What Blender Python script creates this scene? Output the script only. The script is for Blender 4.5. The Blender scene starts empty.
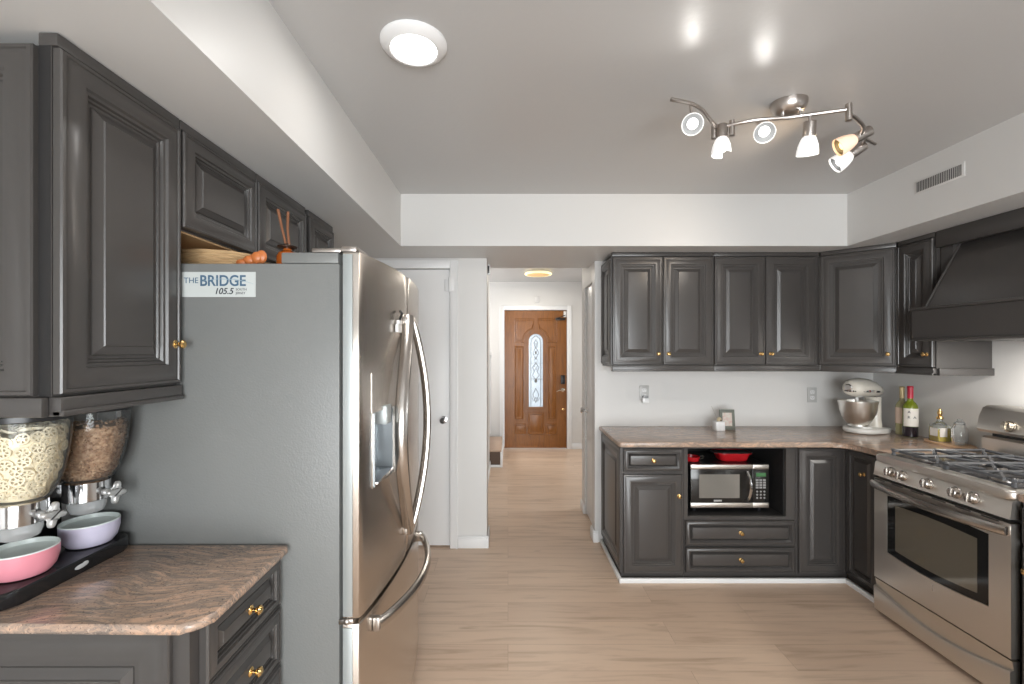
import bpy, bmesh, math, random
from mathutils import Matrix, Vector
R = math.radians
PI = math.pi
random.seed(7)
S = bpy.context.scene
C = S.collection

# ------------------------------------------------------------------ camera
cam_d = bpy.data.cameras.new('camera')
cam = bpy.data.objects.new('camera', cam_d); C.objects.link(cam)
cam.location = (0, 0, 1.486); cam.rotation_euler = (R(90), 0, 0)
cam_d.sensor_width = 36; cam_d.lens = 450 / 1024 * 36
cam_d.shift_x = 4 / 1024; cam_d.shift_y = -9 / 1024 * -1
cam_d.clip_start = 0.02
S.camera = cam
# ------------------------------------------------------------------ world, exposure
S.view_settings.view_transform = 'Standard'; S.view_settings.look = 'None'
S.view_settings.exposure = 0.18; S.view_settings.gamma = 1.0
S.view_settings.use_curve_mapping = False
W = bpy.data.worlds.new('world'); S.world = W; W.use_nodes = True
W.node_tree.nodes['Background'].inputs['Color'].default_value = (0.86, 0.93, 1.0, 1)
W.node_tree.nodes['Background'].inputs['Strength'].default_value = 1.3


def area(name, loc, rot, sx, sy, power, col=(1, 1, 1), shape='RECTANGLE', parent=None, spread=None):
    d = bpy.data.lights.new(name, 'AREA'); d.shape = shape; d.size = sx
    if shape in ('RECTANGLE', 'ELLIPSE'): d.size_y = sy
    d.energy = power; d.color = col
    if spread: d.spread = spread
    o = bpy.data.objects.new(name, d); C.objects.link(o)
    o.location = loc; o.rotation_euler = rot
    if parent:
        o.parent = parent; o.location = WM[parent].inverted() @ Vector(loc)
    return o


WM = {}
# rear window daylight, then lamps added through unseen windows and in the stairwell
area('kitchen_daylight', (0.55, -2.28, 1.08), (R(90), 0, 0), 2.5, 2.0, 185, (0.97, 0.985, 1.0))
area('added_side_light', (4.0, .35, 2.6), (R(58), 0, R(90)), 1.5, 1.0, 130, (0.97, 0.985, 1.0))  # added lamp outside a made-up sink window, brightens the left cabinets
area('added_front_room_light', (3.28, 5.2, 1.4), (R(90), 0, R(90)), 1.5, 1.4, 48, (0.97, 0.985, 1.0))  # added lamp at a made-up window, brightens the hall
area('added_stair_light', (-1.72, 6.3, 1.9), (R(90), 0, R(-90)), 0.6, 0.8, 26, (0.95, 0.98, 1.0))  # added lamp in the stairwell, no window there, brightens the right hall wall


# ------------------------------------------------------------------ mesh builder
class MB:
    def __init__(s):
        s.v = []; s.f = []

    def add(s, vs, fs, M=None):
        b = len(s.v)
        s.v += [tuple(M @ Vector(p)) for p in vs] if M else [tuple(p) for p in vs]
        s.f += [tuple(b + i for i in f) for f in fs]
        return s

    def bm(s, bm, M=None):
        bm.verts.ensure_lookup_table()
        s.add([v.co[:] for v in bm.verts], [[v.index for v in f.verts] for f in bm.faces], M)
        bm.free(); return s

    def box(s, x0, x1, y0, y1, z0, z1, bev=0, M=None, seg=2):
        vs = [(x, y, z) for z in (z0, z1) for y in (y0, y1) for x in (x0, x1)]
        fs = [(0, 2, 3, 1), (4, 5, 7, 6), (0, 1, 5, 4), (2, 6, 7, 3), (0, 4, 6, 2), (1, 3, 7, 5)]
        if not bev: return s.add(vs, fs, M)
        bm = bmesh.new()
        V = [bm.verts.new(p) for p in vs]
        for f in fs: bm.faces.new([V[i] for i in f])
        bmesh.ops.bevel(bm, geom=bm.edges[:], offset=bev, segments=seg, profile=.5, affect='EDGES')
        bm.verts.index_update()
        return s.bm(bm, M)

    def slab(s, poly, z0, z1, bev=0, M=None, seg=3):
        bm = bmesh.new()
        a = [bm.verts.new((x, y, z0)) for x, y in poly]; t = [bm.verts.new((x, y, z1)) for x, y in poly]
        n = len(poly)
        bm.faces.new(a[::-1]); bm.faces.new(t)
        for i in range(n): bm.faces.new((a[i], a[(i + 1) % n], t[(i + 1) % n], t[i]))
        if bev:
            es = [e for e in bm.edges if abs(e.verts[0].co.z - e.verts[1].co.z) < 1e-6]
            bmesh.ops.bevel(bm, geom=es, offset=bev, segments=seg, profile=.5, affect='EDGES')
        bm.verts.index_update()
        return s.bm(bm, M)

    def lathe(s, prof, n=24, M=None, sx=1, sy=1):
        vs = []; fs = []
        m = len(prof)
        for i in range(n):
            a = 2 * PI * i / n
            for r, z in prof: vs.append((r * math.cos(a) * sx, r * math.sin(a) * sy, z))
        for i in range(n):
            j = (i + 1) % n
            for k in range(m - 1):
                fs.append((i * m + k, j * m + k, j * m + k + 1, i * m + k + 1))
        if prof[0][0] > 1e-6: fs.append(tuple(i * m for i in range(n))[::-1])
        if prof[-1][0] > 1e-6: fs.append(tuple(i * m + m - 1 for i in range(n)))
        return s.add(vs, fs, M)

    def shell(s, prof, n=24, M=None):          # open lathe, no caps
        vs = []; fs = []; m = len(prof)
        for i in range(n):
            a = 2 * PI * i / n
            for r, z in prof: vs.append((r * math.cos(a), r * math.sin(a), z))
        for i in range(n):
            j = (i + 1) % n
            for k in range(m - 1): fs.append((i * m + k, j * m + k, j * m + k + 1, i * m + k + 1))
        return s.add(vs, fs, M)

    def tube(s, pts, r, n=10, M=None, sc=None):
        P = [Vector(p) for p in pts]; rs = r if isinstance(r, (list, tuple)) else [r] * len(P)
        sc = sc or (1, 1)
        t = (P[1] - P[0]).normalized()
        u = t.orthogonal().normalized()
        if abs(t.z) < .95: u = t.cross(Vector((0, 0, 1))).normalized()
        vs = []; fs = []
        for i, p in enumerate(P):
            tn = ((P[i + 1] if i + 1 < len(P) else P[i]) - (P[i - 1] if i else P[i])).normalized()
            u = (u - tn * u.dot(tn)).normalized(); w = tn.cross(u)
            for k in range(n):
                a = 2 * PI * k / n
                vs.append(p + (u * math.cos(a) * sc[0] + w * math.sin(a) * sc[1]) * rs[i])
        for i in range(len(P) - 1):
            for k in range(n):
                l = (k + 1) % n
                fs.append((i * n + k, i * n + l, (i + 1) * n + l, (i + 1) * n + k))
        fs.append(tuple(range(n))[::-1]); fs.append(tuple((len(P) - 1) * n + k for k in range(n)))
        return s.add(vs, fs, M)

    def ell(s, c, r, n=20, m=12, M=None):
        prof = [(math.sin(PI * k / m), -math.cos(PI * k / m)) for k in range(m + 1)]
        prof[0] = (0.0001, -1); prof[-1] = (0.0001, 1)
        T = Matrix.Translation(c) @ Matrix.Diagonal((r[0], r[1], r[2], 1))
        return s.lathe(prof, n, (M @ T) if M else T)

    def panel(s, w, h, prof, M=None):
        vs = []; fs = []
        for a, d in prof:
            vs += [(a, -d, a), (w - a, -d, a), (w - a, -d, h - a), (a, -d, h - a)]
        for i in range(len(prof) - 1):
            o = i * 4
            for k in range(4):
                l = (k + 1) % 4
                fs.append((o + k, o + l, o + 4 + l, o + 4 + k))
        o = (len(prof) - 1) * 4
        fs.append((o, o + 1, o + 2, o + 3)); fs.append((3, 2, 1, 0))
        return s.add(vs, fs, M)


def T(x, y, z, rz=0):
    return Matrix.Translation((x, y, z)) @ Matrix.Rotation(rz, 4, 'Z')


def aim(p, d):
    return Matrix.Translation(p) @ Vector(d).normalized().to_track_quat('Z', 'Y').to_matrix().to_4x4()


def obj(name, mb, mat, parent=None, local=False, ang=32, kind=None, label=None):
    """Link a mesh object. Coordinates are the world's unless local: then the parent's own."""
    me = bpy.data.meshes.new(name)
    vs = mb.v
    if parent is not None and not local:
        Mi = WM[parent].inverted(); vs = [tuple(Mi @ Vector(p)) for p in vs]
    me.from_pydata(vs, [], mb.f); me.validate()
    bm = bmesh.new(); bm.from_mesh(me)
    bmesh.ops.recalc_face_normals(bm, faces=bm.faces[:])
    bm.to_mesh(me); bm.free()
    me.polygons.foreach_set('use_smooth', [True] * len(me.polygons))
    me.set_sharp_from_angle(angle=R(ang))
    for m in (mat if isinstance(mat, (list, tuple)) else [mat]): me.materials.append(m)
    o = bpy.data.objects.new(name, me); C.objects.link(o)
    if parent is not None:
        o.parent = parent; WM[o] = WM[parent]
    else:
        WM[o] = Matrix.Identity(4)
    if kind: o['kind'] = kind
    if label: o['label'] = label
    return o


def tag(o, label, cat, group=None, kind=None):
    o['label'] = label; o['category'] = cat
    if group: o['group'] = group
    if kind: o['kind'] = kind
    return o


def thing(name, label, cat, loc=(0, 0, 0), rz=0, group=None):
    o = bpy.data.objects.new(name, None); C.objects.link(o)
    o.empty_display_size = .05
    o.location = loc; o.rotation_euler = (0, 0, rz)
    WM[o] = T(*loc, rz)
    return tag(o, label, cat, group)


def struct(name, mb, mat, parent=None, **k):
    o = obj(name, mb, mat, parent, **k)
    if parent is None: o['kind'] = 'structure'
    return o


# ------------------------------------------------------------------ materials
def mat(name, col, rough=.5, metal=0, spec=.5, **k):
    m = bpy.data.materials.new(name); m.use_nodes = True
    b = m.node_tree.nodes['Principled BSDF']
    b.inputs['Base Color'].default_value = (*col, 1); b.inputs['Roughness'].default_value = rough
    b.inputs['Metallic'].default_value = metal; b.inputs['Specular IOR Level'].default_value = spec
    for a, v in k.items(): b.inputs[a.replace('_', ' ')].default_value = v
    return m


def nodes(m):
    nt = m.node_tree
    return nt, nt.nodes['Principled BSDF'], nt.nodes.new, nt.links.new


def coord(m, scale=(1, 1, 1), rot=(0, 0, 0), geo=False):
    nt, b, N, L = nodes(m)
    mp = N('ShaderNodeMapping'); mp.inputs['Scale'].default_value = scale; mp.inputs['Rotation'].default_value = rot
    if geo:
        g = N('ShaderNodeNewGeometry'); L(g.outputs['Position'], mp.inputs['Vector'])
    else:
        t = N('ShaderNodeTexCoord'); L(t.outputs['Object'], mp.inputs['Vector'])
    return mp.outputs['Vector']


def noise(m, vec, scale, detail=3, rough=.5, dist=0):
    nt, b, N, L = nodes(m)
    n = N('ShaderNodeTexNoise'); n.inputs['Scale'].default_value = scale; n.inputs['Detail'].default_value = detail
    n.inputs['Roughness'].default_value = rough; n.inputs['Distortion'].default_value = dist
    L(vec, n.inputs['Vector']); return n.outputs['Fac']


def ramp(m, fac, stops, interp='LINEAR'):
    nt, b, N, L = nodes(m)
    r = N('ShaderNodeValToRGB'); r.color_ramp.interpolation = interp
    while len(r.color_ramp.elements) < len(stops): r.color_ramp.elements.new(.5)
    for e, (p, c) in zip(r.color_ramp.elements, stops):
        e.position = p; e.color = (*c, 1) if len(c) == 3 else c
    L(fac, r.inputs['Fac']); return r.outputs['Color']


def bump(m, h, strength=.2, dist=.01):
    nt, b, N, L = nodes(m)
    bp = N('ShaderNodeBump'); bp.inputs['Strength'].default_value = strength; bp.inputs['Distance'].default_value = dist
    L(h, bp.inputs['Height']); L(bp.outputs['Normal'], b.inputs['Normal'])


def mixc(m, fac, a, bcol, mode='MIX'):
    nt, b, N, L = nodes(m)
    x = N('ShaderNodeMix'); x.data_type = 'RGBA'; x.blend_type = mode
    if isinstance(fac, float): x.inputs[0].default_value = fac
    else: L(fac, x.inputs[0])
    for i, c in ((6, a), (7, bcol)):
        if isinstance(c, tuple): x.inputs[i].default_value = (*c, 1)
        else: L(c, x.inputs[i])
    return x.outputs[2]


def paint(name, col, rough, bs=.05, sc=60):
    m = mat(name, col, rough)
    v = coord(m, geo=True); bump(m, noise(m, v, sc, 2), bs, .004)
    return m


M_wall = paint('wall_paint', (.69, .682, .668), .42)
M_ceil = paint('ceiling_paint', (.53, .525, .52), .33, .12, 45)
M_white = paint('white_trim_paint', (.80, .80, .80), .35, .02)
M_hall = paint('hall_paint', (.68, .665, .645), .5)


def cab_mat():
    m = mat('charcoal_cabinet_paint', (.04, .037, .036), .30, spec=.6)
    nt, b, N, L = nodes(m)
    v = coord(m, geo=True)
    n = noise(m, v, 5, 2, .5)
    L(ramp(m, n, [(.2, (.060, .055, .0525)), (.8, (.066, .0605, .057))]), b.inputs['Base Color'])
    return m


M_cab = cab_mat()
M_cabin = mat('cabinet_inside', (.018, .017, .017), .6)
M_rawwood = mat('raw_maple_underside', (.55, .36, .19), .5)
M_black = mat('black_plastic', (.012, .012, .013), .3)
M_iron = mat('cast_iron_grate', (.085, .088, .095), .32, spec=.8)
M_brass = mat('polished_brass', (.78, .52, .22), .2, 1)
M_chrome = mat('chrome', (.75, .75, .76), .12, 1)
M_nickel = mat('brushed_nickel', (.48, .44, .41), .3, 1)
M_fridgeside = mat('textured_grey_steel_side', (.19, .195, .19), .38, 0, .5)
bump(M_fridgeside, noise(M_fridgeside, coord(M_fridgeside, geo=True), 160, 2), .25, .002)
M_pale = mat('pale_aluminium_edge', (.42, .45, .45), .4, .4)


def steel(name, col, rough, scale):
    m = mat(name, col, rough, 1)
    b = nodes(m)[1]; b.inputs['Anisotropic'].default_value = .5
    return m


M_steel = steel('brushed_steel', (.62, .57, .52), .27, (3, 3, 120))
M_steelh = steel('brushed_steel_horizontal', (.74, .70, .65), .34, (3, 3, 120))
M_handle = mat('steel_handle', (.52, .49, .46), .25, 1)


def granite():
    m = mat('brown_granite', (.4, .27, .19), .16, spec=.5)
    nt, b, N, L = nodes(m)
    v0 = coord(m, (1, 1, 1), geo=True)
    wv = N('ShaderNodeTexNoise'); wv.inputs['Scale'].default_value = 2.6; wv.inputs['Detail'].default_value = 1.5
    L(v0, wv.inputs['Vector'])
    ad = N('ShaderNodeVectorMath'); ad.operation = 'MULTIPLY_ADD'
    L(wv.outputs['Color'], ad.inputs[0]); ad.inputs[1].default_value = (.30, .30, .30); L(v0, ad.inputs[2])
    mp = N('ShaderNodeMapping'); mp.inputs['Scale'].default_value = (2.2, 24, 10); mp.inputs['Rotation'].default_value = (0, 0, R(10))
    L(ad.outputs[0], mp.inputs['Vector'])
    n1 = noise(m, mp.outputs['Vector'], 1.6, 6, .62, .3)
    c = ramp(m, n1, [(.26, (0.145, 0.119, 0.101)), (.36, (0.264, 0.200, 0.159)), (.43, (0.502, 0.312, 0.201)), (.48, (0.290, 0.219, 0.171)), (.54, (0.436, 0.294, 0.207)), (.59, (0.660, 0.388, 0.232)), (.65, (0.317, 0.231, 0.183)), (.76, (0.475, 0.325, 0.232))])
    n2 = noise(m, v0, 170, 3, .7)
    c = mixc(m, ramp(m, n2, [(.32, (.8, .8, .8)), (.43, (0, 0, 0))]), c, (.08, .068, .06))
    n3 = noise(m, v0, 110, 2, .6)
    c = mixc(m, ramp(m, n3, [(.62, (0, 0, 0)), (.72, (.6, .6, .6))]), c, (.60, .45, .34))
    hs = N('ShaderNodeHueSaturation'); hs.inputs['Saturation'].default_value = .84; hs.inputs['Value'].default_value = .95
    L(c, hs.inputs['Color']); L(hs.outputs['Color'], b.inputs['Base Color'])
    return m


M_granite = granite()


def floor_mat():
    m = mat('oak_planks', (.5, .36, .25), .38)
    nt, b, N, L = nodes(m)
    v = coord(m, geo=True)
    br = N('ShaderNodeTexBrick'); br.offset = .37; br.offset_frequency = 2
    br.inputs['Scale'].default_value = 1; br.inputs['Brick Width'].default_value = 1.35; br.inputs['Row Height'].default_value = .19
    br.inputs['Mortar Size'].default_value = .0012; br.inputs['Mortar Smooth'].default_value = .2; br.inputs['Bias'].default_value = 0
    br.inputs['Color1'].default_value = (.66, .495, .37, 1); br.inputs['Color2'].default_value = (.60, .44, .325, 1)
    br.inputs['Mortar'].default_value = (.46, .33, .24, 1)
    L(v, br.inputs['Vector'])
    # per plank offset of the grain
    ad = N('ShaderNodeVectorMath'); ad.operation = 'MULTIPLY_ADD'
    L(br.outputs['Color'], ad.inputs[0]); ad.inputs[1].default_value = (40, 40, 40); L(v, ad.inputs[2])
    mp = N('ShaderNodeMapping'); mp.inputs['Scale'].default_value = (1.1, 13, 1); L(ad.outputs[0], mp.inputs['Vector'])
    g = noise(m, mp.outputs['Vector'], 1.6, 6, .6, .6)
    gc = ramp(m, g, [(.25, (.70, .66, .62)), (.5, (1, 1, 1)), (.8, (1.06, 1.06, 1.05))])
    c = mixc(m, 1.0, br.outputs['Color'], gc, 'MULTIPLY')
    mp2 = N('ShaderNodeMapping'); mp2.inputs['Scale'].default_value = (3.2, 13, 1); L(v, mp2.inputs['Vector'])
    k = noise(m, mp2.outputs['Vector'], 1.0, 2, .5, .2)
    c = mixc(m, ramp(m, k, [(.70, (0, 0, 0)), (.80, (.45, .45, .45))]), c, (.22, .14, .085))
    L(c, b.inputs['Base Color'])
    L(ramp(m, g, [(.3, (.42,) * 3), (.8, (.33,) * 3)]), b.inputs['Roughness'])
    bump(m, g, .04, .003)
    return m


M_floor = floor_mat()


def door_wood():
    m = mat('varnished_oak_door', (.3, .12, .03), .32)
    nt, b, N, L = nodes(m)
    v = coord(m, (22, 22, 2.0), geo=True)
    g = noise(m, v, 2.4, 6, .65, .4)
    L(ramp(m, g, [(.25, (.135, .044, .006)), (.5, (.225, .078, .009)), (.8, (.30, .112, .016))]), b.inputs['Base Color'])
    bump(m, g, .1, .003)
    return m


M_oak = door_wood()
M_stair = mat('brown_stair_tread', (.48, .34, .25), .4)
M_stairdark = mat('dark_stair_side', (.10, .055, .032), .45)


def thin_glass(name, tint=(1, 1, 1), ior=1.45, rough=.02, opac=0.0):
    m = bpy.data.materials.new(name); m.use_nodes = True
    nt = m.node_tree; nt.nodes.remove(nt.nodes['Principled BSDF'])
    N, L = nt.nodes.new, nt.links.new
    t = N('ShaderNodeBsdfTransparent'); t.inputs['Color'].default_value = (*tint, 1)
    g = N('ShaderNodeBsdfGlossy'); g.inputs['Roughness'].default_value = rough
    f = N('ShaderNodeFresnel'); f.inputs['IOR'].default_value = ior
    x = N('ShaderNodeMixShader'); L(f.outputs[0], x.inputs[0]); L(t.outputs[0], x.inputs[1]); L(g.outputs[0], x.inputs[2])
    out = x.outputs[0]
    if opac:
        d = N('ShaderNodeBsdfDiffuse'); d.inputs['Color'].default_value = (.85, .86, .86, 1)
        x2 = N('ShaderNodeMixShader'); x2.inputs[0].default_value = opac
        L(out, x2.inputs[1]); L(d.outputs[0], x2.inputs[2]); out = x2.outputs[0]
    L(out, nt.nodes['Material Output'].inputs['Surface'])
    return m


M_glass = thin_glass('clear_glass', (.97, .98, .98))
M_jar = thin_glass('clear_plastic', (.96, .97, .97), 1.4, .04, .04)
M_milky = thin_glass('milky_plastic', (.9, .92, .93), 1.4, .1, .32)


def emit(name, col, strength, base=(.9, .9, .9)):
    return mat(name, base, .4, Emission_Color=(*col, 1), Emission_Strength=strength)


M_disc = emit('lit_diffuser', (1, .98, .95), 4.0)
M_shade = emit('lit_frosted_glass', (1, .985, .96), .45)
M_shadewarm = emit('warm_lit_frosted_glass', (1, .60, .35), .45, (.9, .75, .62))
M_bulb = emit('lit_bulb', (1, .98, .94), 2.6)
M_bulbwarm = emit('warm_lit_bulb', (1, .62, .2), 3.0)
M_amber = emit('amber_lit_lens', (1, .58, .16), .30, (.8, .55, .25))
M_ring = emit('lit_ring', (1, .74, .22), 1.0)

# ------------------------------------------------------------------ room shell
H = 2.533          # ceiling
SO = 2.186         # underside of the soffit
XL, XR, YB = -1.35, 2.84, 3.5
struct('floor', MB().box(-2.0, 3.4, -2.35, 7.0, -.1, 0), M_floor)
struct('ceiling', MB().box(-2.0, 3.4, -2.35, 7.0, H, H + .1), M_ceil)
struct('wall_left', MB().box(XL - .12, XL, -2.3, YB, 0, H), M_wall)
SY0, SY1, SZ0, SZ1 = -.32, 1.02, 1.06, 2.05
struct('wall_right', MB().box(XR, XR + .12, -2.3, SY0, 0, H).box(XR, XR + .12, SY1, YB + .12, 0, H).box(XR, XR + .12, SY0, SY1, 0, SZ0).box(XR, XR + .12, SY0, SY1, SZ1, H), M_wall)
YL = 3.40         # the wall left of the hallway stands a little nearer
DX0, DX1, DZ = -1.205, -.437, 2.108      # white door opening
b = MB()
b.box(XL - .12, DX0, YL, YB + .12, 0, H); b.box(DX0, DX1, YL, YB + .12, DZ, H); b.box(DX1, -.160, YL, YB + .12, 0, H)
b.box(.675, XR + .12, YB, YB + .12, 0, H); b.box(-.160, .675, YB, YB + .30, SO, H)
struct('wall_back', b, M_wall)
b = MB()
b.box(XL, -.715, -2.2, YB, SO, H); b.box(-.715, 2.262, 3.0, YB, SO, H); b.box(2.262, XR, -2.2, YB, SO, H)
struct('ceiling_soffit', b, M_wall)
# rear wall; its unseen window reaches the floor to light the backsplash
WX0, WX1, WZ0, WZ1 = -.75, 1.85, .04, 2.12
b = MB()
b.box(XL - .12, WX0, -2.3, -2.2, 0, H); b.box(WX1, XR + .12, -2.3, -2.2, 0, H)
b.box(WX0, WX1, -2.3, -2.2, 0, WZ0); b.box(WX0, WX1, -2.3, -2.2, WZ1, H)
struct('wall_rear', b, M_wall)
w1 = MB()
for x0, x1 in ((WX0, WX0 + .06), (.52, .58), (WX1 - .06, WX1)): w1.box(x0, x1, -2.27, -2.19, WZ0, WZ1)
for z0, z1 in ((WZ0, WZ0 + .06), (1.00, 1.05), (WZ1 - .06, WZ1)): w1.box(WX0, WX1, -2.265, -2.195, z0, z1)
win = struct('window_1', w1, M_white)
struct('window_pane', MB().box(WX0, WX1, -2.235, -2.23, WZ0, WZ1), M_glass, win)
w3 = MB()
for y0, y1 in ((SY0, SY0 + .05), (.325, .375), (SY1 - .05, SY1)): w3.box(XR - .01, XR + .08, y0, y1, SZ0, SZ1)
for z0, z1 in ((SZ0, SZ0 + .05), (1.53, 1.57), (SZ1 - .05, SZ1)): w3.box(XR - .006, XR + .076, SY0, SY1, z0, z1)
win3 = struct('added_window_3', w3, M_white)  # unseen window, added to let light onto the left cabinets and floor
struct('window_pane', MB().box(XR + .03, XR + .035, SY0, SY1, SZ0, SZ1), M_glass, win3)
# hall and front room
YF = 6.82
struct('wall_hall_left', MB().box(-.36, -.235, YB + .12, 5.74, 0, H).box(-2.0, -.36, 5.62, 5.74, 0, H), M_hall)
b = MB()
b.box(.70, .82, YB + .12, 3.68, 0, H); b.box(.70, .82, 3.68, 4.10, 2.06, H); b.box(.70, .82, 4.10, 4.25, 0, H)
struct('wall_hall_right', b, M_hall)
FX0, FX1, FZ = -.06, .895, 2.107
b = MB()
b.box(-2.0, FX0, YF, YF + .12, 0, H); b.box(FX1, 3.4, YF, YF + .12, 0, H); b.box(FX0, FX1, YF, YF + .12, FZ, H)
struct('wall_front', b, M_hall)
b = MB()
b.box(3.2, 3.3, YB + .12, 4.4, 0, H); b.box(3.2, 3.3, 6.0, YF, 0, H); b.box(3.2, 3.3, 4.4, 6.0, 0, .7); b.box(3.2, 3.3, 4.4, 6.0, 2.1, H)
struct('wall_front_room', b, M_hall)
b = MB()
for y0, y1 in ((4.4, 4.46), (5.17, 5.23), (5.94, 6.0)): b.box(3.19, 3.27, y0, y1, .7, 2.1)
for z0, z1 in ((.7, .76), (1.38, 1.42), (2.04, 2.1)): b.box(3.195, 3.265, 4.4, 6.0, z0, z1)
win2 = struct('added_window_2', b, M_white)  # unseen window, added for the lamp that lights the hall
struct('window_pane', MB().box(3.23, 3.235, 4.4, 6.0, .7, 2.1), M_glass, win2)
struct('wall_stair', MB().box(-2.0, -1.85, 5.74, YF, 0, H), M_hall)


def baseboard(name, segs):
    b = MB()
    for x0, x1, y0, y1 in segs:
        b.box(x0, x1, y0, y1, 0, .075, .003)
        if x1 - x0 > y1 - y0: b.box(x0, x1, y0 + .004, y1 - .004, .073, .09, .003)
        else: b.box(x0 + .004, x1 - .004, y0, y1, .073, .09, .003)
    return struct(name, b, M_white)


baseboard('baseboard_back', [(-.376, -.146, YL - .015, YL - .0005), (.661, .700, YB - .015, YB - .0005)])
baseboard('baseboard_hall_left', [(-.1595, -.146, YL, YB + .12), (-.2345, -.221, YB + .12, 5.74)])
baseboard('baseboard_hall_right', [(.660, .6745, YB, YB + .12), (.685, .6995, 4.10, 4.264)])
baseboard('baseboard_front', [(.965, 3.19, YF - .015, YF - .0005), (-.14, -.125, YF - .015, YF - .0005)])
# shoe strip round the base cabinets
b = MB()
b.box(.712, .730, 2.885, 3.485, 0, .03, .003); b.box(.712, 2.17, 2.875, 2.893, 0, .03, .003); b.box(2.155, 2.172, 2.57, 2.88, 0, .03, .003)
struct('trim_1', b, M_white)


def casing(name, x0, x1, z1, y, w, t=.018):
    b = MB()
    b.box(x0 - w, x0, y - t, y - .0005, 0, z1 + w, .003); b.box(x1, x1 + w, y - t, y - .0005, 0, z1 + w, .003)
    b.box(x0, x1, y - t, y - .0005, z1, z1 + w, .003)
    b.box(x0 - w, x0 - w + .016, y - t - .006, y - t + .001, 0, z1 + w, .002); b.box(x1 + w - .016, x1 + w, y - t - .006, y - t + .001, 0, z1 + w, .002)
    return struct(name, b, M_white)


casing('trim_2', DX0, DX1, DZ, YL, .060)
casing('trim_3', FX0, FX1, FZ, YF, .065)
# white flush door at the back of the kitchen
d1 = struct('door_1', MB().box(DX0 + .004, DX1 - .004, YL + .012, YL + .05, .012, DZ - .004, .002), M_white)
kb = MB(); Mk = aim((-.487, YL + .012, .965), (0, -1, 0))
kb.lathe([(.027, 0), (.027, .006), (.011, .010), (.010, .026), (.022, .034), (.027, .046), (.022, .056), (0.001, .058)], 20, Mk)
struct('door_knob', kb, M_chrome, d1)
hb = MB().box(DX1 - .006, DX1 + .030, YL - .0225, YL - .0175, 1.94, 2.03, .002).tube([(DX1 - .002, YL - .025, 1.93), (DX1 - .002, YL - .025, 2.04)], .006).box(DX1 - .045, DX1 - .006, YL + .006, YL + .0115, 1.94, 2.03, .002)
struct('door_hinge', hb, M_white, d1)
# narrow white door in the right hall wall
d3 = struct('door_3', MB().box(.715, .75, 3.684, 4.096, .012, 2.055, .003).box(.6985, .712, 3.62, 3.683, 0, 2.12, .003), M_white)
Mk = aim((.715, 4.04, .955), (-1, 0, 0))
struct('door_knob', MB().lathe([(.027, 0), (.027, .006), (.011, .010), (.010, .030), (.024, .038), (.029, .050), (.022, .062), (.001, .064)], 20, Mk), M_chrome, d3)

def cut(o, mb):
    me = bpy.data.meshes.new('cutter'); Mi = WM[o].inverted()
    me.from_pydata([tuple(Mi @ Vector(p)) for p in mb.v], [], mb.f)
    bm = bmesh.new(); bm.from_mesh(me); bmesh.ops.recalc_face_normals(bm, faces=bm.faces[:]); bm.to_mesh(me); bm.free()
    c = bpy.data.objects.new('cutter', me); C.objects.link(c); c.parent = o.parent
    md = o.modifiers.new('cut', 'BOOLEAN'); md.operation = 'DIFFERENCE'; md.object = c; md.solver = 'EXACT'
    bpy.context.view_layer.update()
    ev = o.evaluated_get(bpy.context.evaluated_depsgraph_get())
    nm = bpy.data.meshes.new_from_object(ev); o.modifiers.clear(); o.data = nm
    bpy.data.objects.remove(c)
    nm.polygons.foreach_set('use_smooth', [True] * len(nm.polygons)); nm.set_sharp_from_angle(angle=R(32))


# ------------------------------------------------------------------ front door
yd = YF + .02
fd = MB()
gx, gw = .424, .108; gz0, gz1 = .635, 1.745      # glass
hx0, hx1 = gx - gw - .0, gx + gw
ar = [(gx + gw * math.cos(a), gz1 - gw + gw * math.sin(a)) for a in [PI * k / 16 for k in range(17)]]
hole = [(gx - gw, gz0), (gx + gw, gz0)] + ar          # ccw from lower left
N_ = len(hole)


def ring_out(poly, off):       # grow towards a larger outline of the same shape
    g2 = gw + off
    a2 = [(gx + g2 * math.cos(a), gz1 - gw + g2 * math.sin(a)) for a in [PI * k / 16 for k in range(17)]]
    return [(gx - g2, gz0 - off), (gx + g2, gz0 - off)] + a2


# slab with the glass opening
X0, X1, Z0, Z1 = FX0 + .004, FX1 - .004, .012, FZ - .004
fd.box(X0, X1, yd, yd + .044, Z0, Z1)
fm = MB()
# mould round the glass
for off, w, t in ((.004, .022, .014), (.06, .012, .008)):
    a, c = ring_out(hole, off), ring_out(hole, off + w)
    vs = [(x, yd - t, z) for x, z in a] + [(x, yd - t, z) for x, z in c] + [(x, yd + .002, z) for x, z in a] + [(x, yd + .002, z) for x, z in c]
    fs = []
    for i in range(N_):
        j = (i + 1) % N_
        fs += [(i, j, N_ + j, N_ + i), (i, 2 * N_ + i, 2 * N_ + j, j), (N_ + i, N_ + j, 3 * N_ + j, 3 * N_ + i)]
    fm.add(vs, fs)
PD = [(0, 0), (.004, .010), (.012, .012), (.020, .003), (.030, .003), (.055, .011)]
for x0, x1, z0, z1 in ((X0 + .16, gx - .19, .45, 1.56), (gx + .19, X1 - .16, .45, 1.56), (X0 + .16, gx - .15, .22, .38), (gx - .12, gx + .12, .22, .545), (gx + .15, X1 - .16, .22, .38),
                       ):
    fm.panel(x1 - x0, z1 - z0, PD, T(x0, yd, z0))
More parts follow.
